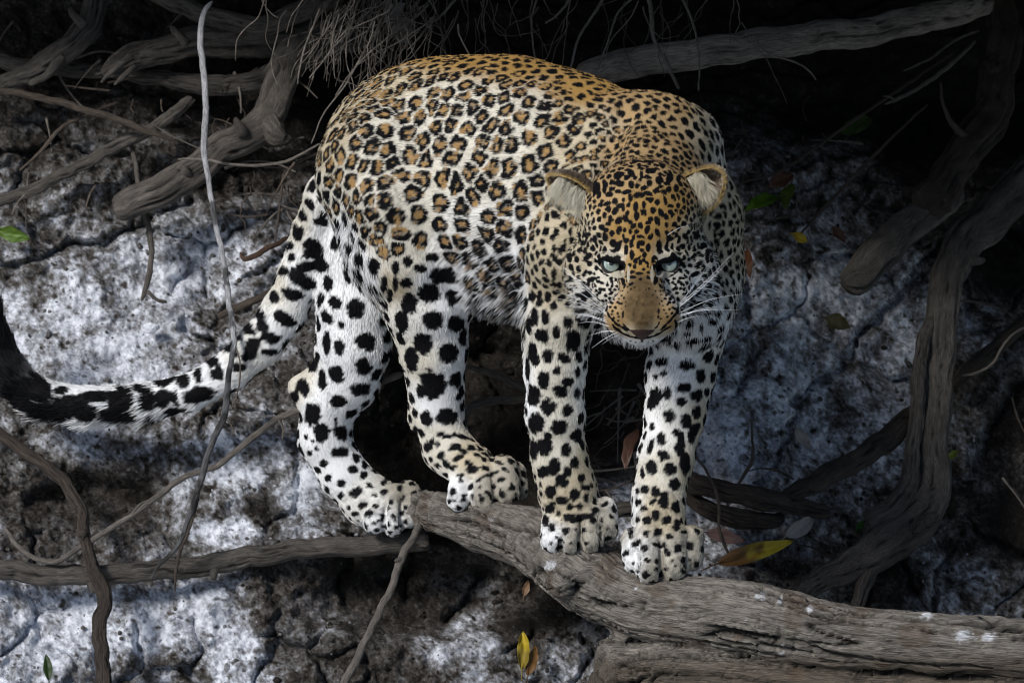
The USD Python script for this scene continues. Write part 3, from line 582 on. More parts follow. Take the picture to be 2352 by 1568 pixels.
def spots_explicit(p, n, hair_blur=0.0):
    """1 inside the traced spots."""
    out = np.zeros(len(p))
    tree = cKDTree(p)
    wob = (fbm(p, 13, 2, 5) - .5) * 0.70 + (fbm(p, 5, 2, 7) - .5) * 0.30
    for (x, y, rx, ry, an) in EXPL:
        i = SCR.hit(x, y, 6)
        c, nn = LV[i], LN[i]
        nz = min(nn[2], -0.35)
        a = math.radians(an)
        t1, t2 = np.array([math.cos(a), math.sin(a), 0]) * rx, np.array([-math.sin(a), math.cos(a), 0]) * ry
        for t in (t1, t2):
            t[2] = -(nn[0] * t[0] + nn[1] * t[1]) / nz
        R = max(np.linalg.norm(t1), np.linalg.norm(t2)) * 1.35
        k = np.array(tree.query_ball_point(c, R), int)
        if not len(k):
            continue
        q = p[k] - c
        G = np.array([[t1 @ t1, t1 @ t2], [t1 @ t2, t2 @ t2]])
        uv = np.linalg.solve(G, np.stack([q @ t1, q @ t2]))
        s = (np.abs(uv) ** 2.1).sum(0) ** (1 / 2.1) + wob[k]
        out[k] = np.maximum(out[k], 1 - smooth01(s, 0.90, 1.06))
    return out

rngc = np.random.default_rng(11)
def auto_centres():
    """Spread-out centres for the spots that were not traced one by one."""
    prm = FIELD(LV)
    sp, ros = prm[:, 4] * 0.86, prm[:, 5]
    alive = np.ones(len(LV), bool)
    tree = cKDTree(LV)
    for e in EXPL:
        i = SCR.hit(e[0], e[1], 6)
        k = np.array(tree.query_ball_point(LV[i], max(e[2], e[3]) + 30), int)
        d = np.linalg.norm(LV[k] - LV[i], axis=1)
        alive[k[d < max(e[2], e[3]) + np.where(sp[k] > 21, sp[k] * 0.72, sp[k] * .45)]] = False
    got = []
    for i in rngc.permutation(len(LV)):
        if alive[i]:
            got.append(i)
            alive[tree.query_ball_point(LV[i], sp[i])] = False
    return LV[got], prm[got, 4], ros[got]

AC, ASP, AROS = auto_centres()
ATREE = cKDTree(AC)
ARND = np.random.default_rng(5).random((len(AC), 4))
def spots_auto(p, n, prm):
    """Dark share and rosette-heart share from the scattered centres."""
    warp = np.stack([fbm(p, 26, 2, s) - .5 for s in (21, 22, 23)], 1) * 16 + np.stack([fbm(p, 9, 2, s) - .5 for s in (31, 32, 33)], 1) * 7
    q = p + warp
    d, k = ATREE.query(q, 4)
    sp = ASP[k[:, 0]]
    # distance to the nearest cell wall
    c0 = AC[k[:, 0]]
    e = np.full(len(p), 1e9)
    for j in (1, 2, 3):
        w = AC[k[:, j]] - c0
        L = np.linalg.norm(w, axis=1)
        e = np.minimum(e, L / 2 - ((q - c0) * w).sum(1) / np.maximum(L, 1e-6))
    e = np.minimum(e, (0.62 * sp - d[:, 0]) * 1.0)
    x = e / sp                                              # 0 at the wall, about 0.45 at the heart
    ros = np.clip(AROS[k[:, 0]] * 1.15 + (ARND[k[:, 0], 0] - .5) * .45, 0, 1)
    fine = fbm(p, 8, 2, 41) - .5
    gap = fbm(p * [1, 1, 1], 15, 2, 43)
    wall = 0.035 + fine * .07
    ring = smooth01(x, wall, wall + .05)
    inner = 0.375 + (ARND[k[:, 0], 1] - .5) * .08 + fine * .10 + (gap - .5) * .22
    heart = smooth01(x, inner, inner + .05) * (ros > .35)
    hole = smooth01(gap, .60, .68) * (ros > .35) * smooth01(x, .02, .1)      # breaks in the rosette's ring
    paw = smooth01(p[:, 1], 1060, 1110) * (p[:, 2] > -150)
    th = np.where(sp < 21, .10, .135) + .085 * paw + (fine * .2) * paw
    solid = smooth01(x, th + fine * .10, th + .045 + fine * .10)
    isros = ros > .35
    dark = np.where(isros, ring * (1 - heart) * (1 - hole), solid)
    heart = np.where(isros, np.maximum(heart, hole) * ring, 0)
    return dark, heart

HEART = np.array((.355, .215, .085))
EYES = [np.array([1404.5, 603]), np.array([1536.5, 603])]
def coat(p, n):
    """Colour of the coat at the points p, with hair length."""
    prm = FIELD(p)
    col = prm[:, :3].copy()
    v = fbm(p, 45, 3, 3)[:, None]
    col *= 0.86 + 0.28 * v
    auto_d, heart = spots_auto(p, n, prm)
    paw = smooth01(p[:, 1], 1090, 1140) * (p[:, 2] > -150)
    col *= (1 - paw * (.16 + 1.3 * (fbm(p, 10, 3, 91) - .5)).clip(-.1, .55))[:, None]
    # no automatic spots where the coat is plain: bridge of the nose, tail's white underside
    plain = smooth01(prm[:, 4], 54, 58)
    auto_d, heart = auto_d * (1 - plain), heart * (1 - plain)
    belly = smooth01(p[:, 1], 560, 720)
    hc = HEART * (1 - .45 * belly[:, None]) + .45 * belly[:, None] * np.array((.45, .42, .38))
    col = col * (1 - heart[:, None]) + hc * heart[:, None]
    dark = np.maximum(auto_d, spots_explicit(p, n))
    # bald dark rims of the eyes and the white and dark marks round them
    for s_, c in ((-1, EYES[0]), (1, EYES[1])):
        u = (p[:, 0] - c[0]) * s_; w = p[:, 1] - c[1] + u * 0.16
        near = (p[:, 2] < -300)
        rim = near & (((u / 33) ** 2 + ((w - 3) / 17) ** 2) < 1)
        dark = np.maximum(dark, rim)
        white = near & ((((u + 39) / 3.6) ** 2 + ((p[:, 1] - 630) / 19) ** 2 < 1) | (((u + 14) / 17) ** 2 + ((p[:, 1] - 631) / 8) ** 2 < 1) | (((u - 2) / 34) ** 2 + ((w + 19) / 6) ** 2 < 1))
        col[white] = (.42, .38, .30); dark[white & (((u + 14) / 17) ** 2 + ((p[:, 1] - 631) / 8) ** 2 < 1)] = 0
        dark[white & (((u + 39) / 3.6) ** 2 + ((p[:, 1] - 630) / 19) ** 2 < 1)] = 0
    nose = (p[:, 2] < -480) & (p[:, 1] > 757) & (np.abs(p[:, 0] - 1475) < 30 - (p[:, 1] - 757) * 1.1) & (p[:, 1] < 780)
    col[nose] = NOSE; dark[nose] = 0
    bridge = np.exp(-(((p[:, 0] - 1474) / 46) ** 2 + ((p[:, 1] - 700) / 70) ** 2)) * (p[:, 2] < -400)
    col *= (1 + bridge * (fbm(p, 7, 3, 81) - .5) * 1.7).clip(.4, 1.8)[:, None]
    col = col * (1 - dark[:, None]) + BLACK * dark[:, None]
    return col, prm[:, 3], nose

# ------------------------------------------------------------------ the leopard as an object
def mat_attr(name, attr='ccoat', rough=.65, spec=.25, sheen=0.0):
    return usdkit.material(stage, f'/World/Looks/{name}', {'a': ('attribute', dict(attribute=attr)), 'p': ('principled_bsdf', dict(roughness=rough, specular_ior_level=spec, sheen_weight=sheen))},
                           [('a.color', 'p.base_color')], surface='p.BSDF')
M_SKIN = mat_attr('coat_skin', spec=.05)
M_FUR = mat_attr('coat_hair', rough=.6, spec=.07)
M_EYE = usdkit.material(stage, '/World/Looks/eye', {'a': ('attribute', dict(attribute='ccoat')), 'p': ('principled_bsdf', dict(roughness=.25, specular_ior_level=.5, coat_weight=1.0, coat_roughness=.02))}, [('a.color', 'p.base_color')], surface='p.BSDF')
M_WHISKER = usdkit.material(stage, '/World/Looks/whisker', {'p': ('principled_bsdf', dict(base_color=(.85, .85, .85), roughness=.35))}, surface='p.BSDF')
M_WHISKER_DARK = usdkit.material(stage, '/World/Looks/dark_whisker', {'p': ('principled_bsdf', dict(base_color=(.02, .02, .02), roughness=.35))}, surface='p.BSDF')

leo = thing('leopard', 'spotted leopard standing on the weathered log, head lowered and staring', 'leopard', W([1350, 1250, 100]))
LCOL, LLEN, LNOSE = coat(LV, LN)
obj('body', W(LV), LF, M_SKIN, leo, attrs={'ccoat': LCOL})

nf = LF[LNOSE[LF].all(1)]
nu, ninv = np.unique(nf, return_inverse=True)
M_NOSE = usdkit.material(stage, '/World/Looks/nose_leather', {'n': ('noise_texture', dict(scale=900.0)), 'g': ('geometry', {}), 'b': ('bump', dict(strength=.4, distance=.001)), 'p': ('principled_bsdf', dict(base_color=tuple(NOSE), roughness=.38))}, [('g.position', 'n.vector'), ('n.fac', 'b.height'), ('b.normal', 'p.normal')], surface='p.BSDF')
obj('nose', W(LV[nu] + LN[nu] * 1.5), ninv.reshape(-1, 3), M_NOSE, leo)

# eyes
LH_DEPTH = lambda x, y: LV[SCR.hit(x, y, 5)][2]
for c in EYES:
    ic = trimesh.creation.icosphere(subdivisions=5, radius=1.0)
    v = np.array(ic.vertices); r = 25.0
    dep = LH_DEPTH(c[0], c[1] - 14) + 37
    gaze = np.array([0.0, -0.13, -1.0]); gaze /= np.linalg.norm(gaze)
    ang = np.degrees(np.arccos(np.clip(v @ gaze, -1, 1)))
    streak = fbm(v * 30, 6, 2, 3)[:, None]
    iris = np.array((.30, .37, .325)) * (.55 + .9 * streak)
    iris = iris * np.clip(.62 + (ang[:, None] - 12) / 60, .6, 1.15)
    col = np.where(ang[:, None] < 14, (.004, .004, .004), np.where(ang[:, None] < 50, iris, (.012, .010, .010)))
    col = np.where((ang[:, None] > 43) & (ang[:, None] < 50), (.025, .035, .035), col)
    q = v * r + [c[0], c[1] + 5, dep]
    obj('eye', W(q), ic.faces, M_EYE, leo, attrs={'ccoat': col})

# ears
EAR_HAIR = []
def ear(c, a, nrm, ra, rb, depth, side, label):
    c, a, nrm = (np.asarray(x, float) for x in (c, a, nrm))
    nrm /= np.linalg.norm(nrm); a = a - nrm * (a @ nrm); a /= np.linalg.norm(a); b = np.cross(nrm, a)
    U, V_ = 48, 20
    rows = []
    for layer in (0, 1):                                   # 0: the hollow inside, 1: the back
        u = np.linspace(0, 2 * np.pi, U, endpoint=False)[:, None]; t = np.linspace(0, 1, V_)[None, :]
        if layer:
            t = t[:, ::-1]
        R = np.sin(t * np.pi / 2) ** .8
        th = 3.2 * (1 - t ** 8) * layer
        rim = 1 + .06 * np.sin(3 * u + side)
        pt = c + (a * ((ra + th * .6) * R * rim * np.cos(u))[..., None] + b * ((rb + th * .6) * R * rim * np.sin(u))[..., None] - nrm * (((depth + th) * np.cos(t * np.pi / 2) + 0 * u))[..., None])
        rows.append(pt)
    pt = np.concatenate(rows, 1)                            # U x 2V
    v = pt.reshape(-1, 3); n2 = 2 * V_
    i, j = np.meshgrid(np.arange(U), np.arange(n2 - 1), indexing='ij')
    k = lambda i, j: ((i % U) * n2 + j).ravel()
    q = np.stack([k(i, j), k(i + 1, j), k(i + 1, j + 1), k(i, j + 1)], 1)
    f = np.vstack([q[:, [0, 1, 2]], q[:, [0, 2, 3]]])
    tt = np.concatenate([np.linspace(0, 1, V_), np.linspace(0, 1, V_)[::-1]])
    lay = np.repeat([0, 1], V_)
    col = np.empty((U, n2, 3)); uu = np.linspace(0, 2 * np.pi, U, endpoint=False)
    for jx in range(n2):
        if lay[jx] == 0:
            base = np.array((.16, .12, .09)) if tt[jx] < .9 else np.array((.40, .28, .11))
            col[:, jx] = base
        else:
            col[:, jx] = np.array((.42, .29, .12)) if tt[jx] > .93 else BLACK * 2
            tip = np.cos(uu - 0.0) > .72
            if .25 < tt[jx] <= .93:
                col[tip, jx] = (.55, .52, .45)
    e_ = obj('ear', W(v), f, M_SKIN, leo, attrs={'ccoat': col.reshape(-1, 3)}, label=label)
    return c, a, b, nrm, v, f, col.reshape(-1, 3)
EL = ear((1318, 446, -345), (-.86, -.50, -.12), (-.42, .62, -.64), 70, 38, 36, 0, 'ear turned outwards, white tipped with a black patch behind')
ER = ear((1606, 438, -330), (.78, -.60, .05), (-.32, .30, -.90), 68, 46, 42, 1, 'upright cupped ear full of pale hair')

# fur: one strand per curve
rngf = np.random.default_rng(3)
def fur_roots(v, f, count, dens):
    a = np.linalg.norm(np.cross(v[f[:, 1]] - v[f[:, 0]], v[f[:, 2]] - v[f[:, 0]]), axis=1) / 2 * dens
    k = rngf.choice(len(f), count, p=a / a.sum())
    r1, r2 = np.sqrt(rngf.random(count)), rngf.random(count)
    w = np.stack([1 - r1, r1 * (1 - r2), r1 * r2], 1)
    return (v[f[k]] * w[..., None]).sum(1), k, w
FUR_N = 196000
fc = LV[LF].mean(1); fn = LN[LF].mean(1)
ln_f = LLEN[LF].mean(1)
face = ((fc - [1473, 640, -450]) ** 2).sum(1) < 150 ** 2
dens = np.where(fn[:, 2] < .35, 1.0, .22) * np.clip(13 / np.maximum(ln_f, 3), .55, 2.6) * np.where(face, 1.7, 1.0)
dens[LNOSE[LF].any(1)] = 0
for c in EYES:                                              # no hair on the eyeballs' rims
    sgn = -1 if c[0] < 1470 else 1
    u = (fc[:, 0] - c[0]) * sgn; w = fc[:, 1] - c[1] + u * .16
    dens[(fc[:, 2] < -300) & ((u / 31) ** 2 + ((w - 4) / 15) ** 2 < 1)] = 0
R0, fk, fw = fur_roots(LV, LF, FUR_N, dens)
RN = (LN[LF[fk]] * fw[..., None]).sum(1); RN /= np.linalg.norm(RN, axis=1, keepdims=True)
FD = flow(R0, RN)
RL = FIELD(R0)[:, 3]
RL = np.where(RL < 20, RL * .82, RL)
RC, _, _ = coat(R0 + FD * (RL * .42)[:, None], RN)
L_ = RL * rngf.uniform(.65, 1.2, len(R0))
lift = np.where(RL > 22, .30, .15)[:, None]
jit = rngf.normal(0, .10, R0.shape) + (np.stack([fbm(R0, 22, 2, s) for s in (61, 62, 63)], 1) - .5) * .55
dirn = FD + RN * lift + jit; dirn /= np.linalg.norm(dirn, axis=1, keepdims=True)
grav = np.array([0, .94, .34]) * np.clip((RL - 14) / 30, 0, .8)[:, None]
p1 = R0 + dirn * (L_ * .35)[:, None]
d2 = dirn + FD * .25 + grav * .5; d2 /= np.linalg.norm(d2, axis=1, keepdims=True)
p2 = p1 + d2 * (L_ * .35)[:, None]
d3 = d2 + FD * .25 + grav * .5 - RN * .1; d3 /= np.linalg.norm(d3, axis=1, keepdims=True)
p3 = p2 + d3 * (L_ * .3)[:, None]
strands = np.stack([R0 - RN * 1.0, p1, p2, p3], 1)
RC = RC * rngf.uniform(.72, 1.18, (len(R0), 1))
RC = np.clip(RC, 0, .85)
width = np.clip(.85 + .015 * RL, .8, 1.4)
# ear tufts and rims
def ear_strands(E, n, spread, length, colour, where):
    c, a, b, nrm, v, f, col = E
    out = []
    for _ in range(n):
        s_, t_ = where(rngf)
        root = c + a * s_[0] + b * s_[1] - nrm * s_[2]
        d = np.asarray(spread) + rngf.normal(0, .22, 3); d /= np.linalg.norm(d)
        l = length * rngf.uniform(.5, 1.15)
        g = np.array([0, .35, .1])
        q = [root]
        for k in range(3):
            q.append(q[-1] + d * l / 3); d = d + g * .45; d /= np.linalg.norm(d)
        out.append((q, np.asarray(colour) * rngf.uniform(.75, 1.15)))
    return out
tuft = ear_strands(EL, 900, (-.50, .62, -.55), 46, (.70, .66, .54), lambda r: ((r.uniform(-45, 50), r.uniform(-18, 24), r.uniform(0, 20)), 0))
tuft += ear_strands(ER, 1300, (.36, .50, -.62), 42, (.60, .55, .43), lambda r: ((r.uniform(-64, 22), r.uniform(-16, 42), r.uniform(0, 26)), 0))
for E in (EL, ER):                                          # short fuzz over the shells
    c, a, b, nrm, v, f, col = E
    q, k, w = fur_roots(v, f, 6500, np.ones(len(f)))
    vn = normals(v, f)
    nn = (vn[f[k]] * w[..., None]).sum(1)
    cc = (col[f[k]] * w[..., None]).sum(1)
    outw = q - c; outw /= np.linalg.norm(outw, axis=1, keepdims=True)
    d = nn * .5 + outw * .6 + rngf.normal(0, .2, q.shape); d /= np.linalg.norm(d, axis=1, keepdims=True)
    tuft += [([q[i], q[i] + d[i] * 3, q[i] + d[i] * 6.5, q[i] + d[i] * 10], cc[i] * rngf.uniform(.8, 1.2)) for i in range(len(q))]
strands = np.concatenate([strands, np.array([t[0] for t in tuft])])
RC = np.concatenate([RC, np.array([t[1] for t in tuft])])
width = np.concatenate([width, np.full(len(tuft), .9)])
base = np.array(leo.GetAttribute('xformOp:translate').Get())
cv = UsdGeom.BasisCurves.Define(stage, str(leo.GetPath()) + '/fur')
cv.CreateTypeAttr('linear'); cv.CreateWrapAttr('nonperiodic')
cv.CreateCurveVertexCountsAttr(Vt.IntArray.FromNumpy(np.full(len(strands), 4, np.int32)))
cv.CreatePointsAttr(Vt.Vec3fArray.FromNumpy((W(strands.reshape(-1, 3)) - base).astype(np.float32)))
ww = width[:, None] * np.array([1.0, .95, .7, .2])[None] * S
cv.CreateWidthsAttr(Vt.FloatArray.FromNumpy(ww.ravel().astype(np.float32))); cv.SetWidthsInterpolation('vertex')
UsdGeom.PrimvarsAPI(cv).CreatePrimvar('ccoat', Sdf.ValueTypeNames.Color3fArray, 'uniform').Set(Vt.Vec3fArray.FromNumpy(RC.astype(np.float32)))
UsdShade.MaterialBindingAPI.Apply(cv.GetPrim()).Bind(M_FUR)
tag(cv.GetPrim(), kind='stuff')

# whiskers, traced tip to root in the enlarged view of the face
def whisk(tip, root, sag, dark=False, w=.58):
    z = lambda q: np.array([1148.4 + q[0] * .3662, 287.1 + q[1] * .3662])
    a, b = z(root), z(tip)
    da = LH_DEPTH(a[0], a[1]) - 1
    db = da + np.linalg.norm(b - a) * .35
    m = (a + b) / 2 + np.array([0, -sag])
    path = spline([(a[0], a[1], da + 4, w), (m[0], m[1], da * .55 + db * .45, w * .85), (b[0], b[1], db, w * .25)], 9)
    v, f, *_ = tube(path, 5)
    obj('whisker', W(v), f, M_WHISKER_DARK if dark else M_WHISKER, leo)
for tip, root, sag in (((320,850),(668,1150),4), ((395,890),(665,1135),3), ((390,985),(662,1165),3), ((345,1040),(660,1172),3), ((330,1082),(662,1180),5), ((400,1130),(668,1190),4), ((360,1178),(672,1225),6), ((430,1185),(680,1240),5), ((495,1240),(690,1265),6),
                       ((575,1398),(745,1295),3), ((640,1375),(760,1310),3), ((560,1320),(735,1290),3), ((620,1295),(715,1298),2),
                       ((1465,800),(1128,1125),-4), ((1440,850),(1122,1145),-3), ((1515,1060),(1120,1180),9), ((1410,1135),(1122,1195),4), ((1360,1150),(1118,1205),4), ((1345,950),(1125,1135),-2), ((1500,1160),(1120,1190),6), ((1260,1195),(1105,1240),3), ((1310,870),(1128,1120),-2), ((1205,625),(1030,705),6), ((1010,640),(1040,560),2)):
    whisk(tip, root, sag)
for tip, root, sag in (((1345,905),(1130,1115),-2), ((560,1120),(672,1205),2), ((1290,960),(1128,1150),-1), ((520,1020),(660,1125),2)):
    whisk(tip, root, sag, True, .9)
# ------------------------------------------------------------------ dead wood
M_WOOD = usdkit.material(stage, '/World/Looks/dead_wood', {
    'c': ('attribute', dict(attribute='ccoat')), 'gr': ('attribute', dict(attribute='grain')),
    'n': ('noise_texture', dict(scale=1.0, detail=6.0, roughness=.65)), 'mp': ('map_range', dict(from_min=.3, from_max=.7, to_min=.22, to_max=1.6)),
    'x': ('mix_color', dict(blend_type='multiply', fac=1.0, use_clamp=False)), 'cb': ('combine_xyz', {}),
    'b': ('bump', dict(strength=.9, distance=.006)), 'p': ('principled_bsdf', dict(roughness=.78, specular_ior_level=.25))},
    [('gr.vector', 'n.vector'), ('n.fac', 'mp.value'), ('mp.result', 'cb.x'), ('mp.result', 'cb.y'), ('mp.result', 'cb.z'), ('c.color', 'x.a'), ('cb.vector', 'x.b'), ('x.result', 'p.base_color'), ('n.fac', 'b.height'), ('b.normal', 'p.normal')], surface='p.BSDF')
DRIFT, DARKROOT, GREYROOT, PALE = (np.array(c) for c in ((.150, .132, .114), (.075, .059, .047), (.135, .118, .102), (.44, .44, .455)))

def root(name, label, category, nodes, colour, sides=12, rough=.10, seed=0, parent=None, group=None, off=True, grain=(.05, .55), tint=None):
    """A root or branch along rows x, y, lift off the bank (or depth when off is False), radius."""
    nd = np.array(nodes, float)
    if off:
        nd[:, 2] = base_dp(nd[:, 0], nd[:, 1]) - nd[:, 2]
    L = np.linalg.norm(np.diff(nd[:, :3], axis=0), axis=1).sum()
    rm = nd[:, 3].mean()
    big = rm > 13
    if big:
        sides = 40
    n = int(np.clip(L / (max(rm * .22, 4.5) if big else max(rm * .45, 4.0)), 12, 170))
    path = spline(nd, n)
    k_ = np.arange(n)
    wob = np.stack([fbm(np.stack([k_ * L / n / max(3.2 * rm, 26), np.full(n, seed * 3.1), np.full(n, s)], 1), 1, 3, seed + s) - .5 for s in range(3)], 1)
    path[:, :3] += wob * rm * .9 * np.minimum(1, np.minimum(k_, k_[::-1]) / 3)[:, None]
    to_end = np.minimum(k_, k_[::-1]) * L / n                                   # rounded, worn ends
    path[:, 3] *= np.clip(.52 + .48 * np.sqrt(np.clip(to_end / (.55 * rm), 0, 1)), 0, 1)
    path[:, 3] = np.maximum(path[:, 3], .9)
    keep = {}
    def bump(s, a, r):
        c_, s_ = np.cos(a).ravel(), np.sin(a).ravel()
        e = fbm(np.stack([s.ravel() / (rm * 3.0), c_ * 1.3 + seed, s_ * 1.3], 1), 1, 3, seed + 7).reshape(s.shape)
        tw = fbm(np.stack([s.ravel() / (rm * 5.0), c_ * .6 + seed, s_ * .6], 1), 1, 2, seed + 17) - .5
        p2 = np.stack([s.ravel() / (rm * 9), c_ * 3.4 + seed + tw * 2.2, s_ * 3.4 + tw * 2.2], 1)
        f2 = fbm(p2, 1, 2, seed + 9)
        ridge = (np.abs(f2 - .5) * 2).reshape(s.shape)
        out = 1 + (e - .5) * rough * 3.4 + (ridge - .35) * rough * 2.2
        if big:
            mask = smooth01(fbm(np.stack([s.ravel() / (rm * 5), c_ + seed, s_], 1), 1, 2, seed + 21), .40, .58)
            cr = (np.exp(-((f2 - .5) / .030) ** 2) * mask).reshape(s.shape)
            out = out - cr * .13
            keep['cr'] = cr.ravel(); keep['rg'] = ridge.ravel()
            ragged = np.exp(-np.minimum(s, L - s) / (.4 * rm))
            out = out * (1 + ragged * (fbm(np.stack([c_ * 2.6 + seed, s_ * 2.6, s.ravel() / rm], 1), 1, 3, seed + 31).reshape(s.shape) - .5) * .9)
        return out
    v, f, al, an, ra = tube(path, sides, bump=bump)
    gr = np.stack([al * grain[0] + seed * 7, np.cos(an) * ra * grain[1], np.sin(an) * ra * grain[1]], 1)
    p2 = np.stack([al / 40, np.cos(an) * 1.2, np.sin(an) * 1.2], 1) + seed
    t = fbm(p2, 1, 3, seed + 3)[:, None]
    col = np.asarray(colour) * (.55 + .9 * t)
    if big:
        cr = np.append(keep['cr'], [0, 0]); rg = np.append(keep['rg'], [0, 0])
        col = col * (1 - .85 * cr)[:, None] * (.72 + .55 * np.clip(rg, 0, 1))[:, None]
    if tint is not None:
        col = tint(col, v, al / max(al.max(), 1))
    args = dict(attrs={'ccoat': col, 'grain': gr})
    if parent is None:
        c = W(v).mean(0)
        return obj(name, W(v), f, M_WOOD, loc=c, label=label, category=category, group=group, **args)
    return obj(name, W(v), f, M_WOOD, parent, label=label, **args)

# ---- the big log the leopard stands on
LIMB1 = np.array([(985, 1172, 372, 44), (1060, 1190, 325, 54), (1150, 1216, 240, 62), (1250, 1256, 140, 72), (1330, 1312, 70, 84), (1420, 1365, 40, 80), (1520, 1395, 5, 78), (1700, 1418, -60, 82), (1950, 1464, -120, 73), (2200, 1484, -160, 70), (2480, 1497, -190, 70)], float)
LIMB2 = np.array([(1450, 1560, 40, 78), (1600, 1562, 0, 92), (1800, 1580, -40, 88), (2050, 1596, -85, 80), (2480, 1608, -150, 80)], float)
Fl = Field((900, 1090, -330), (2500, 1720, 480), 6.0)
s1 = spline(LIMB1, 40); s2 = spline(LIMB2, 24)
Fl.chain(s1, 14); Fl.chain(s2, 12)
Fl.ball((1292, 1335, 5), (42, 38, 46), 22)
Fl.chain([(1420, 1500, 40, 50), (1400, 1590, 60, 46), (1385, 1690, 80, 50)], 16)
Fl.chain([(1640, 1352, -70, 16), (1740, 1362, -110, 13), (1850, 1386, -140, 9)], 10)
wv, wf = Fl.mesh(); del Fl
def along(v, ch):
    best, al, ce, tg = np.full(len(v), 1e9), np.zeros(len(v)), np.zeros_like(v), np.zeros_like(v)
    s = 0
    for a, b in zip(ch[:-1], ch[1:]):
        d, t = seg_dist(v, a[:3], b[:3])
        d = d - (a[3] + (b[3] - a[3]) * t)
        L = np.linalg.norm(b[:3] - a[:3]); k = d < best
        best[k] = d[k]; al[k] = s + t[k] * L; ce[k] = (a[:3] + t[:, None] * (b[:3] - a[:3]))[k]; tg[k] = (b[:3] - a[:3]) / L
        s += L
    return best, al, ce, tg
b1, a1, c1, t1_ = along(wv, s1); b2, a2, c2, t2_ = along(wv, s2)
one = (b1 < b2)[:, None]
al = np.where(one[:, 0], a1, a2 + 3000); cx = np.where(one, wv - c1, wv - c2)
def log_relief(al, cx):
    tw = np.stack([al * .0022, cx[:, 1] * .030 + cx[:, 2] * .012, cx[:, 2] * .030 - cx[:, 1] * .012], 1)
    tw[:, 1] += (fbm(np.stack([al / 190, cx[:, 1] / 90, cx[:, 2] / 90], 1), 1, 3, 4) - .5) * 1.3
    n1 = fbm(tw, 1, 2, 2); n2 = fbm(tw * [2, 2.6, 2.6] + 9, 1, 3, 3)
    crack = np.exp(-((n1 - .5) / .028) ** 2) * smooth01(fbm(np.stack([al / 260, cx[:, 1] / 60, cx[:, 2] / 60], 1), 1, 2, 6), .30, .46)
    fine = np.exp(-((n2 - .5) / .03) ** 2)
    return crack, fine, n2
wn = normals(wv, wf)
cr, fi, n2 = log_relief(al, cx)
lum = fbm(wv, 90, 3, 9)
end = np.exp(-np.maximum(a1, 0) / 25) * one[:, 0]
wv = wv + wn * ((lum - .5) * 22 + (n2 - .5) * 10 - cr * 22 - fi * 5 + end * (fbm(wv, 14, 3, 13) - .5) * 34)[:, None]
col = np.array((.218, .195, .168)) * (.55 + .9 * fbm(np.stack([al / 150, cx[:, 1] / 22, cx[:, 2] / 22], 1), 1, 3, 15))[:, None]
col *= (1 - .93 * cr - .5 * fi).clip(.05, 1)[:, None]
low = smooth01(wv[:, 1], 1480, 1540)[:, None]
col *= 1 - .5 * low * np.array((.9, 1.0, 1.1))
brown = smooth01(fbm(wv, 70, 3, 17), .60, .70)[:, None]
col = col * (1 - .5 * brown) + .5 * brown * np.array((.085, .052, .032))
for (x, y, r) in ((1266, 1296, 17), (1255, 1303, 10), (1795, 1500, 8), (1800, 1480, 5), (1745, 1370, 14), (1790, 1382, 9), (1860, 1398, 10), (2215, 1462, 26), (2270, 1462, 20), (1716, 1425, 5), (1398, 1342, 5), (1460, 1350, 6), (1130, 1195, 9), (1062, 1140, 16), (2130, 1412, 16)):
    d = np.hypot(wv[:, 0] - x, (wv[:, 1] - y) * 1.8) + (fbm(wv, 9, 2, 19) - .5) * r * 1.4
    k = (1 - smooth01(d, r * .5, r)) * (wn[:, 2] < .3)
    col = col * (1 - k[:, None]) + k[:, None] * np.array((.66, .67, .69))
gr = np.stack([al * .03, cx[:, 1] * .35, cx[:, 2] * .35], 1)
cc = W(wv).mean(0)
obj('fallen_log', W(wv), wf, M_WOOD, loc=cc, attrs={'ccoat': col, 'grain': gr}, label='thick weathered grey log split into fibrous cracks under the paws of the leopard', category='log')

# ---- roots and branches
def pale_twig(col, v, t):
    dark = ((t > .345) & (t < .395)) | ((t > .475) & (t < .50)) | (t > .66)
    k = np.where(dark, .28, 1.0) * np.where((v[:, 0] + 0 > 0) & (t > .5) & (fbm(v, 24, 2, 5) > .56), .3, 1.0)
    c = col * k[:, None]
    c[t > .74] = c[t > .74] * .9 + .1 * np.array((.12, .09, .06))
    return c
tw = thing('hanging_twig', 'slender pale grey twig hanging upright before the white bank beside the tail', 'twig', W([500, 600, base_dp(500, 600) - 330]))
root('stem', None, None, [(487, 4, 420, 4.0), (468, 30, 420, 6.4), (461, 90, 420, 7.2), (470, 180, 420, 7.6), (474, 260, 420, 7.2), (468, 340, 415, 7.6), (480, 420, 410, 6.4), (493, 500, 430, 6.8), (512, 590, 460, 6.4), (524, 680, 485, 7.2), (537, 780, 500, 6.4), (524, 870, 500, 7.2), (514, 955, 470, 8.0), (488, 1015, 420, 7.2), (468, 1080, 370, 8.0), (440, 1170, 300, 6.4), (410, 1250, 240, 5.2), (372, 1290, 210, 4.8), (346, 1328, 200, 2.4)], PALE, 10, .05, 3, tw, tint=pale_twig)
root('rootlet', None, None, [(462, 1110, 320, 3), (440, 1200, 280, 4), (412, 1270, 240, 4), (403, 1320, 220, 4), (402, 1358, 215, 2)], DARKROOT, 6, .2, 31, tw)
root('rootlet', None, None, [(543, 800, 505, 2), (552, 840, 505, 2), (548, 890, 500, 2), (532, 940, 480, 1.5)], DARKROOT * 2, 5, .1, 32, tw)
root('rootlet', None, None, [(515, 958, 470, 2), (530, 975, 465, 1.8), (540, 1000, 460, 1)], DARKROOT * 2, 5, .1, 33, tw)

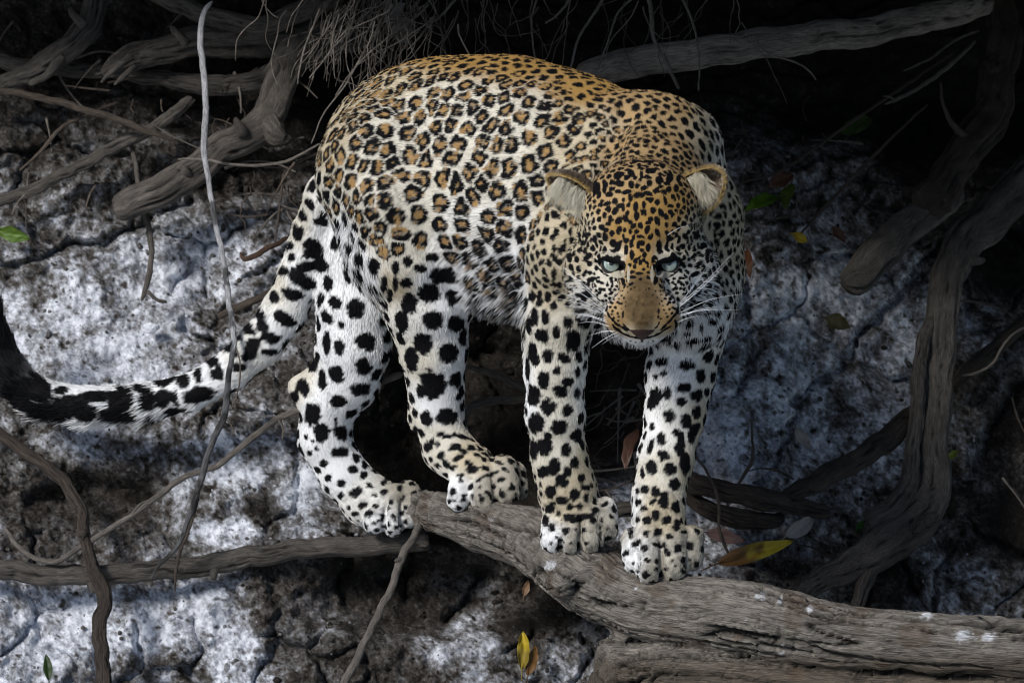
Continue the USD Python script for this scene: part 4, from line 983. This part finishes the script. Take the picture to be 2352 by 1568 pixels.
root('long_branch', 'long smooth brown branch lying across the bank below the tail', 'branch', [(-80, 1322, 90, 24), (0, 1312, 95, 23), (120, 1318, 100, 24), (300, 1312, 105, 24), (420, 1306, 110, 24), (520, 1290, 115, 25), (600, 1272, 120, 24), (720, 1260, 125, 23), (850, 1252, 130, 24), (985, 1240, 135, 25)], GREYROOT * .95, 16, .045, 5)
root('snag', None, None, [(205, 1322, 100, 16), (215, 1345, 100, 11), (212, 1362, 96, 5)], GREYROOT * .7, 8, .2, 6, stage.GetPrimAtPath('/World/long_branch'))
root('snag', None, None, [(492, 1306, 118, 14), (490, 1325, 120, 8), (484, 1330, 118, 4)], GREYROOT * .8, 8, .2, 7, stage.GetPrimAtPath('/World/long_branch'))
root('curving_twig', 'thin curved grey twig arching in front of the hind legs', 'twig', [(12, 1212, 130, 4), (40, 1255, 132, 5.5), (90, 1284, 140, 6), (135, 1288, 150, 6.5), (190, 1252, 160, 6.5), (300, 1185, 180, 7), (420, 1098, 200, 7), (495, 1070, 230, 7), (560, 1020, 270, 7.5), (640, 962, 310, 8), (750, 917, 350, 9), (860, 880, 385, 9), (925, 858, 405, 8)], GREYROOT * 1.25, 10, .06, 8)
root('crooked_root', 'dark crooked root running down past the long branch', 'root', [(-50, 965, 130, 16), (20, 1010, 135, 15), (100, 1068, 140, 15), (150, 1110, 145, 14), (185, 1165, 150, 14), (198, 1230, 160, 14), (212, 1300, 170, 15), (238, 1368, 175, 18), (228, 1440, 165, 17), (236, 1510, 150, 18), (246, 1600, 140, 17)], DARKROOT * .95, 12, .12, 9)
root('drooping_twig', 'straight grey twig drooping from the broken end of the log', 'twig', [(968, 1196, 430, 8), (950, 1230, 440, 9), (925, 1278, 445, 10), (900, 1345, 440, 9), (860, 1430, 430, 9.5), (825, 1500, 420, 9.5), (782, 1590, 410, 10)], GREYROOT * 1.2, 10, .06, 10)
root('stout_root', 'stout smooth grey root bending down to a broken end above the white crust', 'root', [(720, 60, 60, 40), (672, 140, 110, 40), (640, 210, 150, 38), (612, 275, 190, 40), (560, 312, 200, 38), (480, 365, 205, 36), (390, 420, 205, 37), (262, 482, 200, 34)], DRIFT * 1.05, 18, .09, 11)
root('knob', None, None, [(610, 280, 200, 36), (640, 310, 215, 28), (655, 318, 220, 16)], DRIFT * .9, 12, .2, 12, stage.GetPrimAtPath('/World/stout_root'))
root('sagging_root', 'smooth root sagging in a shallow arc along the top of the bank', 'root', [(330, -25, 180, 20), (400, 8, 190, 21), (470, 36, 195, 22), (560, 58, 195, 24), (640, 48, 190, 23), (700, 22, 180, 24), (770, -20, 170, 26)], DRIFT, 14, .08, 13)
root('splintered_root', 'thick splintered root with a ragged blunt end below the sagging root', 'root', [(760, 96, 40, 46), (640, 86, 110, 48), (540, 92, 150, 44), (430, 104, 185, 38), (330, 122, 200, 32), (268, 150, 205, 25), (236, 172, 205, 16)], DRIFT * .8, 18, .2, 14)
root('forked_root', 'bark covered root slanting down to the edge of the picture in the upper corner', 'root', [(230, -40, 170, 26), (212, 20, 175, 28), (190, 75, 180, 28), (140, 125, 180, 29), (80, 165, 175, 26), (0, 192, 165, 22), (-60, 205, 160, 20)], DRIFT * .78, 14, .16, 15)
root('side_root', None, None, [(140, 130, 190, 16), (110, 170, 200, 10), (66, 194, 205, 7)], DRIFT * .8, 8, .15, 16, stage.GetPrimAtPath('/World/forked_root'))
root('buried_root', 'wavy half buried root running behind the splintered root', 'root', [(-60, 130, 70, 18), (60, 150, 80, 18), (180, 160, 85, 17), (300, 168, 90, 16), (400, 186, 95, 20), (500, 200, 100, 24), (590, 192, 100, 26), (650, 158, 95, 24), (730, 118, 70, 22), (830, 90, 30, 22)], DRIFT * .85, 14, .12, 17)
root('straight_stick', 'thin dark straight stick crossing the silty slope', 'stick', [(-40, 202, 210, 8), (60, 218, 212, 8.5), (160, 242, 215, 9), (260, 272, 215, 8.5), (340, 303, 210, 8), (398, 322, 200, 5)], DARKROOT * 1.1, 9, .08, 18)
root('straight_stick', 'pale brown straight stick rising from the picture edge under the dark one', 'stick', [(-40, 478, 100, 15), (60, 440, 110, 14), (150, 398, 120, 14), (250, 346, 130, 14), (330, 308, 130, 14), (400, 262, 125, 14), (440, 226, 110, 12)], DRIFT * .9, 11, .08, 19)
root('thin_arched_twig', 'thin arched twig standing over the pale brown stick', 'twig', [(45, 392, 90, 3), (80, 362, 120, 4), (110, 330, 140, 5), (140, 296, 150, 5), (190, 268, 140, 4), (270, 236, 100, 4)], DARKROOT * 1.3, 7, .1, 20)
root('dangling_root', 'thin dangling root that hooks at its tip over the white crust', 'root', [(302, 330, 100, 5), (312, 380, 120, 6), (322, 440, 130, 6), (338, 505, 120, 7), (348, 570, 110, 7), (345, 620, 100, 7), (335, 660, 90, 7), (325, 690, 80, 4)], GREYROOT * .9, 8, .12, 21)
root('side_root', None, None, [(338, 668, 92, 5), (358, 688, 84, 4), (384, 694, 78, 4)], GREYROOT * .9, 6, .15, 22, stage.GetPrimAtPath('/World/dangling_root'))
root('bent_twig', 'bent straw coloured twig passing behind the hanging twig', 'twig', [(408, 366, 300, 2.5), (470, 366, 310, 3.5), (520, 376, 315, 3.5), (590, 380, 320, 4), (655, 372, 320, 4), (700, 350, 315, 3.5), (735, 330, 310, 2.5)], GREYROOT * 1.7, 7, .08, 23)
root('leaning_stick', 'short grey stick leaning behind the tail', 'stick', [(500, 728, 80, 8), (550, 705, 100, 9), (610, 678, 110, 9), (690, 640, 90, 8)], DARKROOT * 1.2, 9, .08, 24)
root('hooked_root', 'small hooked rust brown root on the crust beside the tail', 'root', [(660, 545, 70, 6), (640, 560, 80, 6), (612, 572, 85, 7), (585, 588, 80, 7), (562, 595, 70, 6), (552, 580, 65, 4)], np.array((.10, .06, .04)), 8, .15, 25)
# behind and between the legs
root('shaded_branch', 'thin brown branch behind the legs, the upper one of the pair', 'branch', [(1050, 842, 520, 6), (1090, 846, 520, 7), (1140, 862, 515, 8), (1190, 886, 505, 8), (1260, 920, 490, 7)], GREYROOT * .9, 9, .08, 26)
root('shaded_branch', 'bent brown branch behind the legs, the lower one of the pair', 'branch', [(1062, 990, 480, 8), (1066, 955, 500, 9), (1090, 932, 510, 10), (1140, 920, 505, 10), (1200, 915, 495, 10), (1260, 905, 480, 9)], GREYROOT * .95, 10, .08, 27)
root('prop_root', None, None, [(1064, 985, 470, 8), (1090, 1020, 455, 8), (1130, 1055, 430, 8), (1180, 1090, 400, 7)], GREYROOT * .8, 9, .08, 28, stage.GetPrimAtPath('/World/shaded_branch_001'))
# right side
def stand(x, y):
    return None
root('bare_trunk', 'pale bare trunk slanting across the dark hollow above the shoulders', 'trunk', [(1330, 172, 450, 26), (1390, 160, 470, 34), (1500, 140, 490, 36), (1650, 122, 520, 36), (1800, 100, 560, 36), (1950, 78, 580, 34), (2100, 52, 590, 34), (2230, 20, 590, 32), (2275, 8, 590, 26)], DRIFT * 2.3, 18, .06, 40)
root('gnarled_vine', 'gnarled dark barked vine climbing the edge of the dark hollow', 'vine', [(2275, -60, 380, 36), (2300, 40, 400, 40), (2308, 120, 420, 44), (2286, 220, 430, 44), (2245, 310, 440, 44), (2200, 380, 445, 44), (2160, 440, 445, 46), (2130, 490, 440, 44)], DARKROOT * .8, 16, .24, 41)
root('cut_stub', 'stubby bark ringed branch with a blunt broken end pointing at the leopard', 'branch', [(2190, 420, 380, 40), (2120, 488, 400, 40), (2060, 535, 420, 42), (2010, 585, 440, 42), (1965, 628, 450, 40), (1938, 650, 452, 32)], DRIFT * .85, 16, .12, 42)
br = root('kneed_tree', 'smooth grey trunk bent at a knee, its foot spreading into roots', 'tree trunk', [(2440, 350, 330, 52), (2352, 430, 340, 50), (2285, 495, 350, 47), (2215, 560, 360, 44), (2175, 625, 370, 42), (2165, 700, 370, 40), (2160, 800, 365, 38), (2150, 900, 355, 37), (2143, 1000, 340, 36), (2140, 1080, 325, 38), (2132, 1150, 305, 44), (2100, 1210, 280, 54), (2030, 1260, 250, 52), (1960, 1300, 220, 40), (1890, 1335, 200, 30), (1830, 1372, 190, 24)], DRIFT * .8, 18, .10, 43)
root('strand', None, None, [(2140, 730, 390, 14), (2118, 800, 385, 16), (2112, 880, 380, 17), (2106, 960, 370, 17), (2098, 1040, 355, 19), (2086, 1110, 330, 22), (2050, 1165, 300, 26), (1990, 1200, 260, 24)], DRIFT * .7, 12, .12, 44, br)
root('buttress_root', 'dark root propped against the foot of the bent trunk', 'root', [(2110, 950, 290, 26), (2050, 1000, 300, 27), (1970, 1055, 290, 26), (1880, 1105, 270, 24), (1800, 1145, 240, 20)], DARKROOT, 13, .10, 45)
root('lying_branch', 'dark branch lying behind the front paw, the upper of two', 'branch', [(1570, 1105, 260, 22), (1640, 1120, 270, 24), (1740, 1140, 275, 25), (1830, 1158, 275, 22), (1900, 1170, 270, 16)], DARKROOT * .95, 13, .14, 46)
root('lying_branch', 'dark branch lying behind the front paw, the lower of two', 'branch', [(1560, 1120, 200, 18), (1610, 1160, 210, 20), (1680, 1188, 215, 22), (1760, 1195, 210, 20), (1800, 1192, 205, 12)], DARKROOT * .9, 12, .14, 47)
root('grey_root_end', 'short grey root end lying between the front paws', 'root', [(1380, 1178, 330, 17), (1430, 1170, 335, 18), (1500, 1160, 330, 18)], GREYROOT * .7, 11, .1, 48)
root('forked_twig', 'bare twig forking at its tip against the dark hollow', 'twig', [(2240, 95, 420, 4), (2205, 130, 440, 5), (2160, 168, 450, 6), (2110, 202, 455, 5), (2060, 228, 455, 4.5), (2032, 240, 452, 2)], GREYROOT * 1.15, 7, .15, 49)
root('fork', None, None, [(2055, 229, 455, 3), (2040, 222, 458, 2.5), (2028, 221, 460, 1.5)], GREYROOT * 1.15, 5, .15, 50, stage.GetPrimAtPath('/World/forked_twig'))
root('upper_twig', 'short bare twig above the forked one', 'twig', [(2250, 70, 400, 3), (2190, 95, 410, 3.5), (2140, 132, 415, 3.5), (2110, 148, 415, 3), (2075, 164, 412, 1.5)], GREYROOT, 6, .15, 51)
root('wiry_stem', 'long wiry stem crossing the grey slope up to the gnarled vine', 'stem', [(1700, 420, 150, 3), (1790, 395, 200, 3.5), (1880, 335, 240, 4), (1970, 270, 270, 4), (2060, 210, 290, 4), (2190, 120, 300, 3.5)], DARKROOT, 6, .1, 52)
root('wiry_stem', 'wiry stem slanting above the yellow leaf on the dark slope', 'stem', [(1840, 535, 150, 3), (1900, 470, 190, 4), (1980, 385, 220, 4), (2050, 315, 240, 4), (2130, 240, 250, 3)], DARKROOT * 1.2, 6, .1, 53)
root('dark_prop', 'dark leaning stick in the shade behind the bent trunk', 'stick', [(2420, 700, 120, 18), (2352, 745, 130, 18), (2270, 810, 140, 18), (2190, 880, 130, 16)], DARKROOT * .8, 10, .12, 54)
root('curly_rootlet', 'pale curly rootlet beside the bent trunk', 'rootlet', [(2210, 862, 330, 3), (2245, 855, 340, 3.5), (2280, 835, 345, 3.5), (2300, 800, 345, 3.5), (2330, 765, 340, 3), (2380, 742, 330, 3)], GREYROOT * 1.2, 6, .12, 55)
root('snapped_twig', 'thin snapped twig standing beside the front leg', 'twig', [(1690, 1120, 160, 3), (1712, 1085, 190, 4.5), (1728, 1050, 210, 4.5), (1725, 960, 220, 2)], DARKROOT * 1.3, 6, .1, 56)
root('trailing_stem', 'thin stem trailing down to the fallen leaves', 'stem', [(1590, 1040, 330, 3), (1625, 1085, 330, 3.5), (1650, 1150, 320, 4), (1652, 1210, 300, 4), (1668, 1260, 280, 3.5), (1705, 1300, 260, 2)], DARKROOT * 1.2, 6, .1, 57)

WP = lambda n: stage.GetPrimAtPath('/World/' + n)
root('snag', None, None, [(560, 312, 238, 15), (552, 288, 262, 11), (540, 270, 276, 6)], DRIFT * .9, 10, .2, 61, WP('stout_root'))
root('knot', None, None, [(430, 398, 226, 16), (428, 392, 250, 12), (426, 388, 260, 6)], DRIFT * .75, 10, .2, 62, WP('stout_root'))
root('snag', None, None, [(430, 104, 215, 16), (405, 78, 232, 11), (392, 60, 238, 6)], DRIFT * .8, 10, .2, 63, WP('splintered_root'))
root('splinter', None, None, [(300, 130, 215, 9), (262, 160, 232, 7), (232, 190, 236, 3)], DRIFT * .9, 8, .2, 64, WP('splintered_root'))
root('splinter', None, None, [(310, 150, 205, 8), (280, 178, 215, 6), (262, 196, 216, 3)], DRIFT * .7, 8, .2, 65, WP('splintered_root'))
root('snag', None, None, [(2205, 590, 395, 16), (2240, 600, 408, 11), (2262, 596, 412, 6)], DRIFT * .7, 10, .2, 66, WP('kneed_tree'))
root('knot', None, None, [(2150, 1185, 320, 24), (2120, 1205, 335, 20), (2096, 1222, 336, 12)], DRIFT * .6, 12, .2, 67, WP('kneed_tree'))
root('side_root', None, None, [(2040, 1250, 265, 24), (1990, 1330, 235, 20), (1960, 1400, 205, 14)], DRIFT * .65, 12, .2, 68, WP('kneed_tree'))
root('knot', None, None, [(2292, 150, 452, 26), (2280, 158, 472, 20), (2274, 164, 480, 10)], DARKROOT * .9, 12, .25, 69, WP('gnarled_vine'))
root('side_shoot', None, None, [(2240, 330, 470, 14), (2200, 300, 490, 9), (2170, 250, 500, 5), (2160, 190, 502, 3)], DARKROOT * 1.1, 9, .2, 70, WP('gnarled_vine'))
root('snag', None, None, [(196, 60, 205, 13), (172, 38, 222, 9), (160, 18, 228, 5)], DRIFT * .8, 9, .2, 71, WP('forked_root'))
root('knot', None, None, [(195, 1225, 172, 14), (186, 1228, 182, 11), (182, 1230, 186, 6)], DARKROOT, 9, .2, 72, WP('crooked_root'))
root('twiglet', None, None, [(640, 962, 318, 4), (650, 985, 322, 3), (648, 1010, 320, 1.5)], GREYROOT * 1.1, 6, .1, 73, WP('curving_twig'))
root('twiglet', None, None, [(300, 1185, 186, 4), (318, 1160, 190, 3), (344, 1146, 186, 1.5)], GREYROOT * 1.1, 6, .1, 74, WP('curving_twig'))
root('bud_scar', None, None, [(922, 1284, 452, 9), (912, 1286, 456, 6), (906, 1288, 457, 3)], GREYROOT, 7, .1, 75, WP('drooping_twig'))
# ------------------------------------------------------------------ rootlets
def strand(x0, y0, dx, length, lift, r, seed, kink=1.0, n=9):
    g = np.random.default_rng(seed)
    p, d = [np.array([x0, y0])], np.array([dx, 1.0])
    for _ in range(n):
        d = d + g.normal(0, .38 * kink, 2) + [0, .10]
        d /= np.linalg.norm(d)
        p.append(p[-1] + d * length / n)
    p = np.array(p)
    return [(q[0], q[1], lift + g.normal(0, 10), max(r * (1 - .65 * k / n), .8)) for k, q in enumerate(p)]
HANG = [([(830, -20), (815, 30), (800, 75), (765, 110), (735, 150), (710, 180)], 3.2, 'curved'), ([(735, 20), (720, 60), (700, 110), (688, 160), (684, 194)], 3.2, 'short'), ([(900, -20), (870, 60), (830, 130), (790, 200), (745, 260), (715, 330)], 3, 'long'),
        ([(985, 10), (955, 40), (900, 80), (840, 130), (800, 175), (770, 220)], 3.4, 'straight'), ([(1060, -20), (1020, 30), (985, 60), (960, 90), (935, 116)], 3.4, 'pale'), ([(1320, -30), (1300, 10), (1278, 36), (1252, 54)], 4, 'stub'),
        ([(1395, -20), (1360, 40), (1330, 85), (1312, 150), (1300, 160)], 4, 'wavy'), ([(1490, -20), (1497, 40), (1502, 90), (1530, 140), (1550, 185), (1560, 205)], 6, 'stout'), ([(1560, -20), (1590, 50), (1604, 110), (1606, 170), (1604, 210)], 3.2, 'thin'), ([(1240, -20), (1222, 40), (1225, 110), (1236, 150)], 2.6, 'fine'),
        ([(1460, -10), (1420, 30), (1395, 100), (1370, 165)], 3, 'slanting'), ([(1730, 80), (1760, 120), (1830, 145), (1860, 165), (1875, 185)], 3, 'far')]
HL = {'curved': 'thin rootlet curving down to the rump of the leopard', 'short': 'short pale tipped rootlet dangling beside the stout root', 'long': 'longest fine rootlet trailing down along the rump', 'straight': 'fine straight rootlet slanting over the rump', 'pale': 'pale stiff rootlet pointing at the middle of the back',
      'stub': 'short thick rootlet stub at the top edge above the back', 'wavy': 'wavy rootlet over the near end of the bare trunk', 'stout': 'stoutest rootlet crossing in front of the bare trunk', 'thin': 'thin rootlet hanging straight in front of the bare trunk', 'fine': 'very fine rootlet hanging above the middle of the back',
      'slanting': 'slanting rootlet that ends by the lower end of the bare trunk', 'far': 'kinked rootlet hanging below the bare trunk'}
for n_, (pts, r, key) in enumerate(HANG):
    k = len(pts)
    lift = 620 if pts[-1][0] < 1100 else 760
    root('hanging_rootlet', HL[key], 'rootlet', [(x, y, lift - 10 * abs(q - k / 2), r * (1 - .55 * q / k)) for q, (x, y) in enumerate(pts)], GREYROOT * 1.6, 6, .12, 100 + n_)
rt = random.Random(4)
vs, fs, cs, gs, at = [], [], [], [], 0
def add_strand(nodes, colour, sides=4):
    global at
    nd = np.array(nodes, float); nd[:, 2] = base_dp(nd[:, 0], nd[:, 1]) - nd[:, 2]
    v, f, al, an, ra = tube(spline(nd, 22), sides)
    vs.append(v); fs.append(f + at); at += len(v)
    cs.append(np.tile(np.asarray(colour) * rt.uniform(.6, 1.4), (len(v), 1))); gs.append(np.stack([al * .05, np.cos(an), np.sin(an)], 1))
for k in range(190):
    x0 = rt.choice([rt.gauss(880, 70), rt.gauss(930, 130), rt.uniform(760, 1720), rt.gauss(860, 60)])
    add_strand(strand(x0, rt.uniform(-60, 60), rt.uniform(-.9, .25) if x0 < 1050 else rt.uniform(-.4, .4), rt.uniform(80, 230), rt.uniform(340, 720), rt.uniform(.9, 2.3), 500 + k, .75), GREYROOT * rt.choice([.9, 1.4, 2.0]))
for k in range(45):                                         # thinner litter between the left roots and under the animal
    x0, y0 = rt.choice([(rt.uniform(560, 740), rt.uniform(360, 460)), (rt.uniform(1340, 1500), rt.uniform(780, 1000)), (rt.uniform(300, 700), rt.uniform(180, 300)), (rt.uniform(1560, 1900), rt.uniform(140, 330))])
    add_strand(strand(x0, y0, rt.uniform(-.8, .8), rt.uniform(60, 150), rt.uniform(30, 140), rt.uniform(1.3, 2.4), 900 + k, 1.2), DARKROOT * 1.3)
for k in range(70):                                         # broken twigs among the roots
    x0, y0 = rt.choice([(rt.uniform(-20, 720), rt.uniform(10, 480)), (rt.uniform(-20, 720), rt.uniform(10, 480)), (rt.uniform(1650, 2330), rt.uniform(300, 1350)), (rt.uniform(1340, 1480), rt.uniform(850, 1150)), (rt.uniform(600, 760), rt.uniform(300, 500))])
    a_, l_ = rt.uniform(-.7, 3.6), rt.uniform(50, 190)
    lf = rt.uniform(40, 150)
    bend = rt.uniform(-.3, .3) * l_
    p_ = [(x0 + math.cos(a_) * l_ * t - math.sin(a_) * bend * t * (1 - t), y0 + math.sin(a_) * l_ * t + math.cos(a_) * bend * t * (1 - t) * 2, lf + 20 * t, rt.uniform(2.0, 4.4) * (1 - .6 * t)) for t in (0, .35, .7, 1)]
    add_strand(p_, rt.choice([DARKROOT * 1.4, GREYROOT * 1.2, DRIFT]), 6)
obj('rootlet_tangle', W(np.vstack(vs)), np.vstack(fs), M_WOOD, attrs={'ccoat': np.vstack(cs), 'grain': np.vstack(gs)}, label='tangle of fine dry rootlets hanging from the bank above the leopard', category='rootlets', kind='stuff')

# ------------------------------------------------------------------ leaves
M_LEAF = usdkit.material(stage, '/World/Looks/leaf', {'a': ('attribute', dict(attribute='ccoat')), 'p': ('principled_bsdf', dict(roughness=.5, specular_ior_level=.35)), 't': ('translucent_bsdf', {}), 'm': ('mix_closure', dict(fac=.22))},
    [('a.color', 'p.base_color'), ('a.color', 't.color'), ('p.BSDF', 'm.closure1'), ('t.BSDF', 'm.closure2')], surface='m.closure')
def leaf(label, a, b, width, lift, colour, curl=.25, tilt=.3, seed=0, name='leaf', spots=.0):
    """A blade from a to b (traced), lifted off the bank, its midrib folded and its edges wavy."""
    g = np.random.default_rng(seed)
    a3 = np.array([*a, base_dp(*a) - lift]); b3 = np.array([*b, base_dp(*b) - lift])
    t = (b3 - a3); L = np.linalg.norm(t); t /= L
    n = np.array([.1 * g.normal(), -.45, -.9]); n -= t * (n @ t); n /= np.linalg.norm(n); s = np.cross(n, t)
    s, n = s * math.cos(tilt) + n * math.sin(tilt), n * math.cos(tilt) - s * math.sin(tilt)
    U, V_ = 22, 9
    u, v = np.meshgrid(np.linspace(0, 1, U), np.linspace(-1, 1, V_), indexing='ij')
    w = width / 2 * np.sin(np.pi * np.clip(u, 0, 1) ** .8) ** .75 * (.82 + .36 * fbm(np.stack([u * 5, np.sign(v) * 3, 0 * u], -1).reshape(-1, 3), 1, 2, seed + 9).reshape(u.shape))
    z = (u - .5) ** 2 * -curl * L * .7 + np.abs(v) * w * .35 + (fbm(np.stack([u * 4, v * 2, 0 * u], -1).reshape(-1, 3), 1, 2, seed).reshape(u.shape) - .5) * width * .28
    p = a3 + t * (u * L)[..., None] + s * (v * w)[..., None] + n * z[..., None]
    i, j = np.meshgrid(np.arange(U - 1), np.arange(V_ - 1), indexing='ij'); k = lambda i, j: (i * V_ + j).ravel()
    q = np.stack([k(i, j), k(i + 1, j), k(i + 1, j + 1), k(i, j + 1)], 1)
    f = np.vstack([q[:, [0, 1, 2]], q[:, [0, 2, 3]]])
    top = p.reshape(-1, 3); nn = normals(top, f)
    both = np.vstack([top, top - nn * .7]); f2 = np.vstack([f, f[:, ::-1] + len(top)])
    e = np.concatenate([k(np.arange(U), 0 * np.arange(U)), k(np.full(V_, U - 1), np.arange(V_)), k(np.arange(U)[::-1], np.full(U, V_ - 1)), k(0 * np.arange(V_), np.arange(V_)[::-1])])
    m_ = len(top); rim = np.stack([e[:-1], e[1:], e[1:] + m_, e[:-1] + m_], 1); rim = rim[e[:-1] != e[1:]]
    f2 = np.vstack([f2, rim[:, [0, 2, 1]], rim[:, [0, 3, 2]]])
    colour = np.asarray(colour, float)
    c1, c2 = (colour, colour) if colour.ndim == 1 else colour
    cc = c1 + (c2 - c1) * smooth01(u + (fbm(top, 20, 2, seed) - .5).reshape(u.shape) * .5, .35, .65)[..., None]
    cc = cc * (1 + .15 * np.exp(-(v / .09) ** 2))[..., None] * (.75 + .5 * fbm(top, 9, 3, seed + 1).reshape(u.shape))[..., None]
    cc = np.clip(cc, 0, .8).reshape(-1, 3)
    x = thing(name, label, 'leaf', W(a3))
    obj('blade', W(both), f2, M_LEAF, x, attrs={'ccoat': np.vstack([cc, cc])})
    st = spline([(*a3, 1.6), (*(a3 - t * L * .12 + [0, 2, 3]), 1.5), (*(a3 - t * L * .24 + [0, 6, 8]), 1.2)], 7)
    sv, sf, *_ = tube(st, 5)
    obj('stalk', W(sv), sf, M_LEAF, x, attrs={'ccoat': np.tile(c1 * .7, (len(sv), 1))})
GREEN, YELLOW, OCHRE, RUSTY, PINKISH, BUFF, OLIVE = (.085, .15, .018), (.50, .37, .03), (.15, .075, .022), (.095, .042, .026), (.16, .095, .080), (.30, .27, .235), (.075, .062, .025)
leaf('bright green leaf lying at the left picture edge above the crust', (-6, 530), (68, 548), 34, 60, GREEN, .1, .5, 1)
leaf('long leaf, brown turning to bright yellow, lying behind the front paw', (1652, 1292), (1826, 1240), 42, 300, (OCHRE, YELLOW), .25, .5, 2)
leaf('pale buff leaf beyond the tip of the yellow leaf', (1806, 1230), (1870, 1190), 36, 262, BUFF, .2, .4, 3)
leaf('pinkish brown dry leaf just above the long yellow leaf', (1622, 1222), (1712, 1242), 34, 290, PINKISH, .2, .3, 4)
leaf('small pale dry leaf curled on the grey slope beside the front leg', (1828, 984), (1862, 1030), 26, 90, (BUFF, BUFF), .4, .4, 5)
leaf('narrow yellow leaf standing upright in the dark soil below the log', (1199, 1535), (1203, 1448), 32, 120, ((.30, .22, .03), YELLOW), .2, .3, 6)
leaf('brown withered leaf beside the narrow yellow one', (1213, 1548), (1232, 1480), 26, 100, OCHRE, .3, .5, 7)
leaf('small dark green upright leaf near the bottom edge', (112, 1560), (106, 1500), 20, 90, (.022, .045, .009), .2, .3, 8)
leaf('broad green leaf beside the shoulder of the leopard', (1790, 450), (1712, 482), 46, 140, (.075, .16, .012), .2, .3, 9)
leaf('olive green leaf hanging next to the broad green one', (1818, 420), (1802, 480), 32, 150, (.07, .10, .015), .2, .3, 10)
leaf('reddish brown leaf lying over the green leaves', (1768, 425), (1826, 400), 34, 155, RUSTY, .3, .3, 11)
leaf('small yellow leaf in the dark crevice behind the shoulder', (1822, 536), (1854, 556), 22, 130, ((.35, .24, .02), YELLOW), .3, .3, 12)
leaf('rusty leaf hanging below the small yellow one', (1912, 520), (1942, 556), 22, 110, RUSTY, .3, .3, 13)
leaf('orange brown leaf pressed against the edge of the leopard', (1716, 572), (1722, 636), 22, 120, (.14, .050, .018), .3, .3, 14)
leaf('olive brown leaf on the cracked slope', (1898, 730), (1952, 752), 36, 110, OLIVE, .3, .3, 15)
leaf('russet dry leaf hanging between the front legs', (1462, 980), (1432, 1075), 34, 330, (.075, .035, .024), .4, .5, 16)
leaf('large pale grey leaf caught among the rootlets', (898, 36), (940, 100), 60, 330, (.26, .25, .23), .2, .3, 17)
leaf('pale leaf above the large grey one', (880, 44), (930, 8), 34, 330, (.24, .23, .22), .2, .3, 18)
leaf('dark green leaf deep in the hollow', (1935, 305), (2005, 270), 40, 160, (.03, .055, .010), .2, .3, 19)
leaf('tiny yellow green leaf beside the bent trunk', (2176, 1052), (2202, 1034), 16, 120, (.16, .19, .02), .2, .3, 20)
leaf('tiny green leaf beside the foot of the bent trunk', (1968, 1215), (1984, 1196), 16, 110, (.03, .10, .012), .2, .3, 21)
leaf('small brown leaf hanging under the log', (1204, 1368), (1214, 1332), 16, 480, (.20, .12, .07), .2, .3, 22)

# ------------------------------------------------------------------ crumbs of soil and one white clod
def rock(r, seed, sub=2):
    ic = trimesh.creation.icosphere(subdivisions=sub)
    v = np.array(ic.vertices); v = v * (1 + (fbm(v, .9, 3, seed)[:, None] - .5) * .9)
    return v * r, np.array(ic.faces)
cv_, cf_ = rock(15, 3, 3)
obj('clod', W(cv_ * [1.2, .8, 1] + [346, 752, base_dp(346, 752) - 30]), cf_, M_BANK, attrs={'tone': np.full(len(cv_), .98)}, label='small bright white clod stuck in the crust above the tail', category='clod')
gcr = np.random.default_rng(8)
nc = 2600
cxy = np.stack([gcr.uniform(-40, 2400, nc), gcr.uniform(330, 1600, nc)], 1)
cd = bank_dp(cxy[:, 0], cxy[:, 1])
vs, fs, ts, at = [], [], [], 0
protos_ = [rock(1, s, 1) for s in range(6)]
dq, kq = tt_.query(cxy)
for k in range(nc):
    v, f = protos_[k % 6]
    r = min(gcr.gamma(1.6, 1.3) + .9, 9)
    vs.append(v * r * gcr.uniform(.7, 1.3, 3) + [*cxy[k], cd[k] - r * .2]); fs.append(f + at); at += len(v)
    ts.append(np.full(len(v), np.clip(ta[kq[k], 2] * .8 - .08 + gcr.normal(0, .14), .02, .75)))
obj('soil_crumbs', W(np.vstack(vs)), np.vstack(fs), M_BANK, attrs={'tone': np.concatenate(ts)}, label='crumbs of pale and dark soil scattered over the bank', category='soil', kind='stuff')
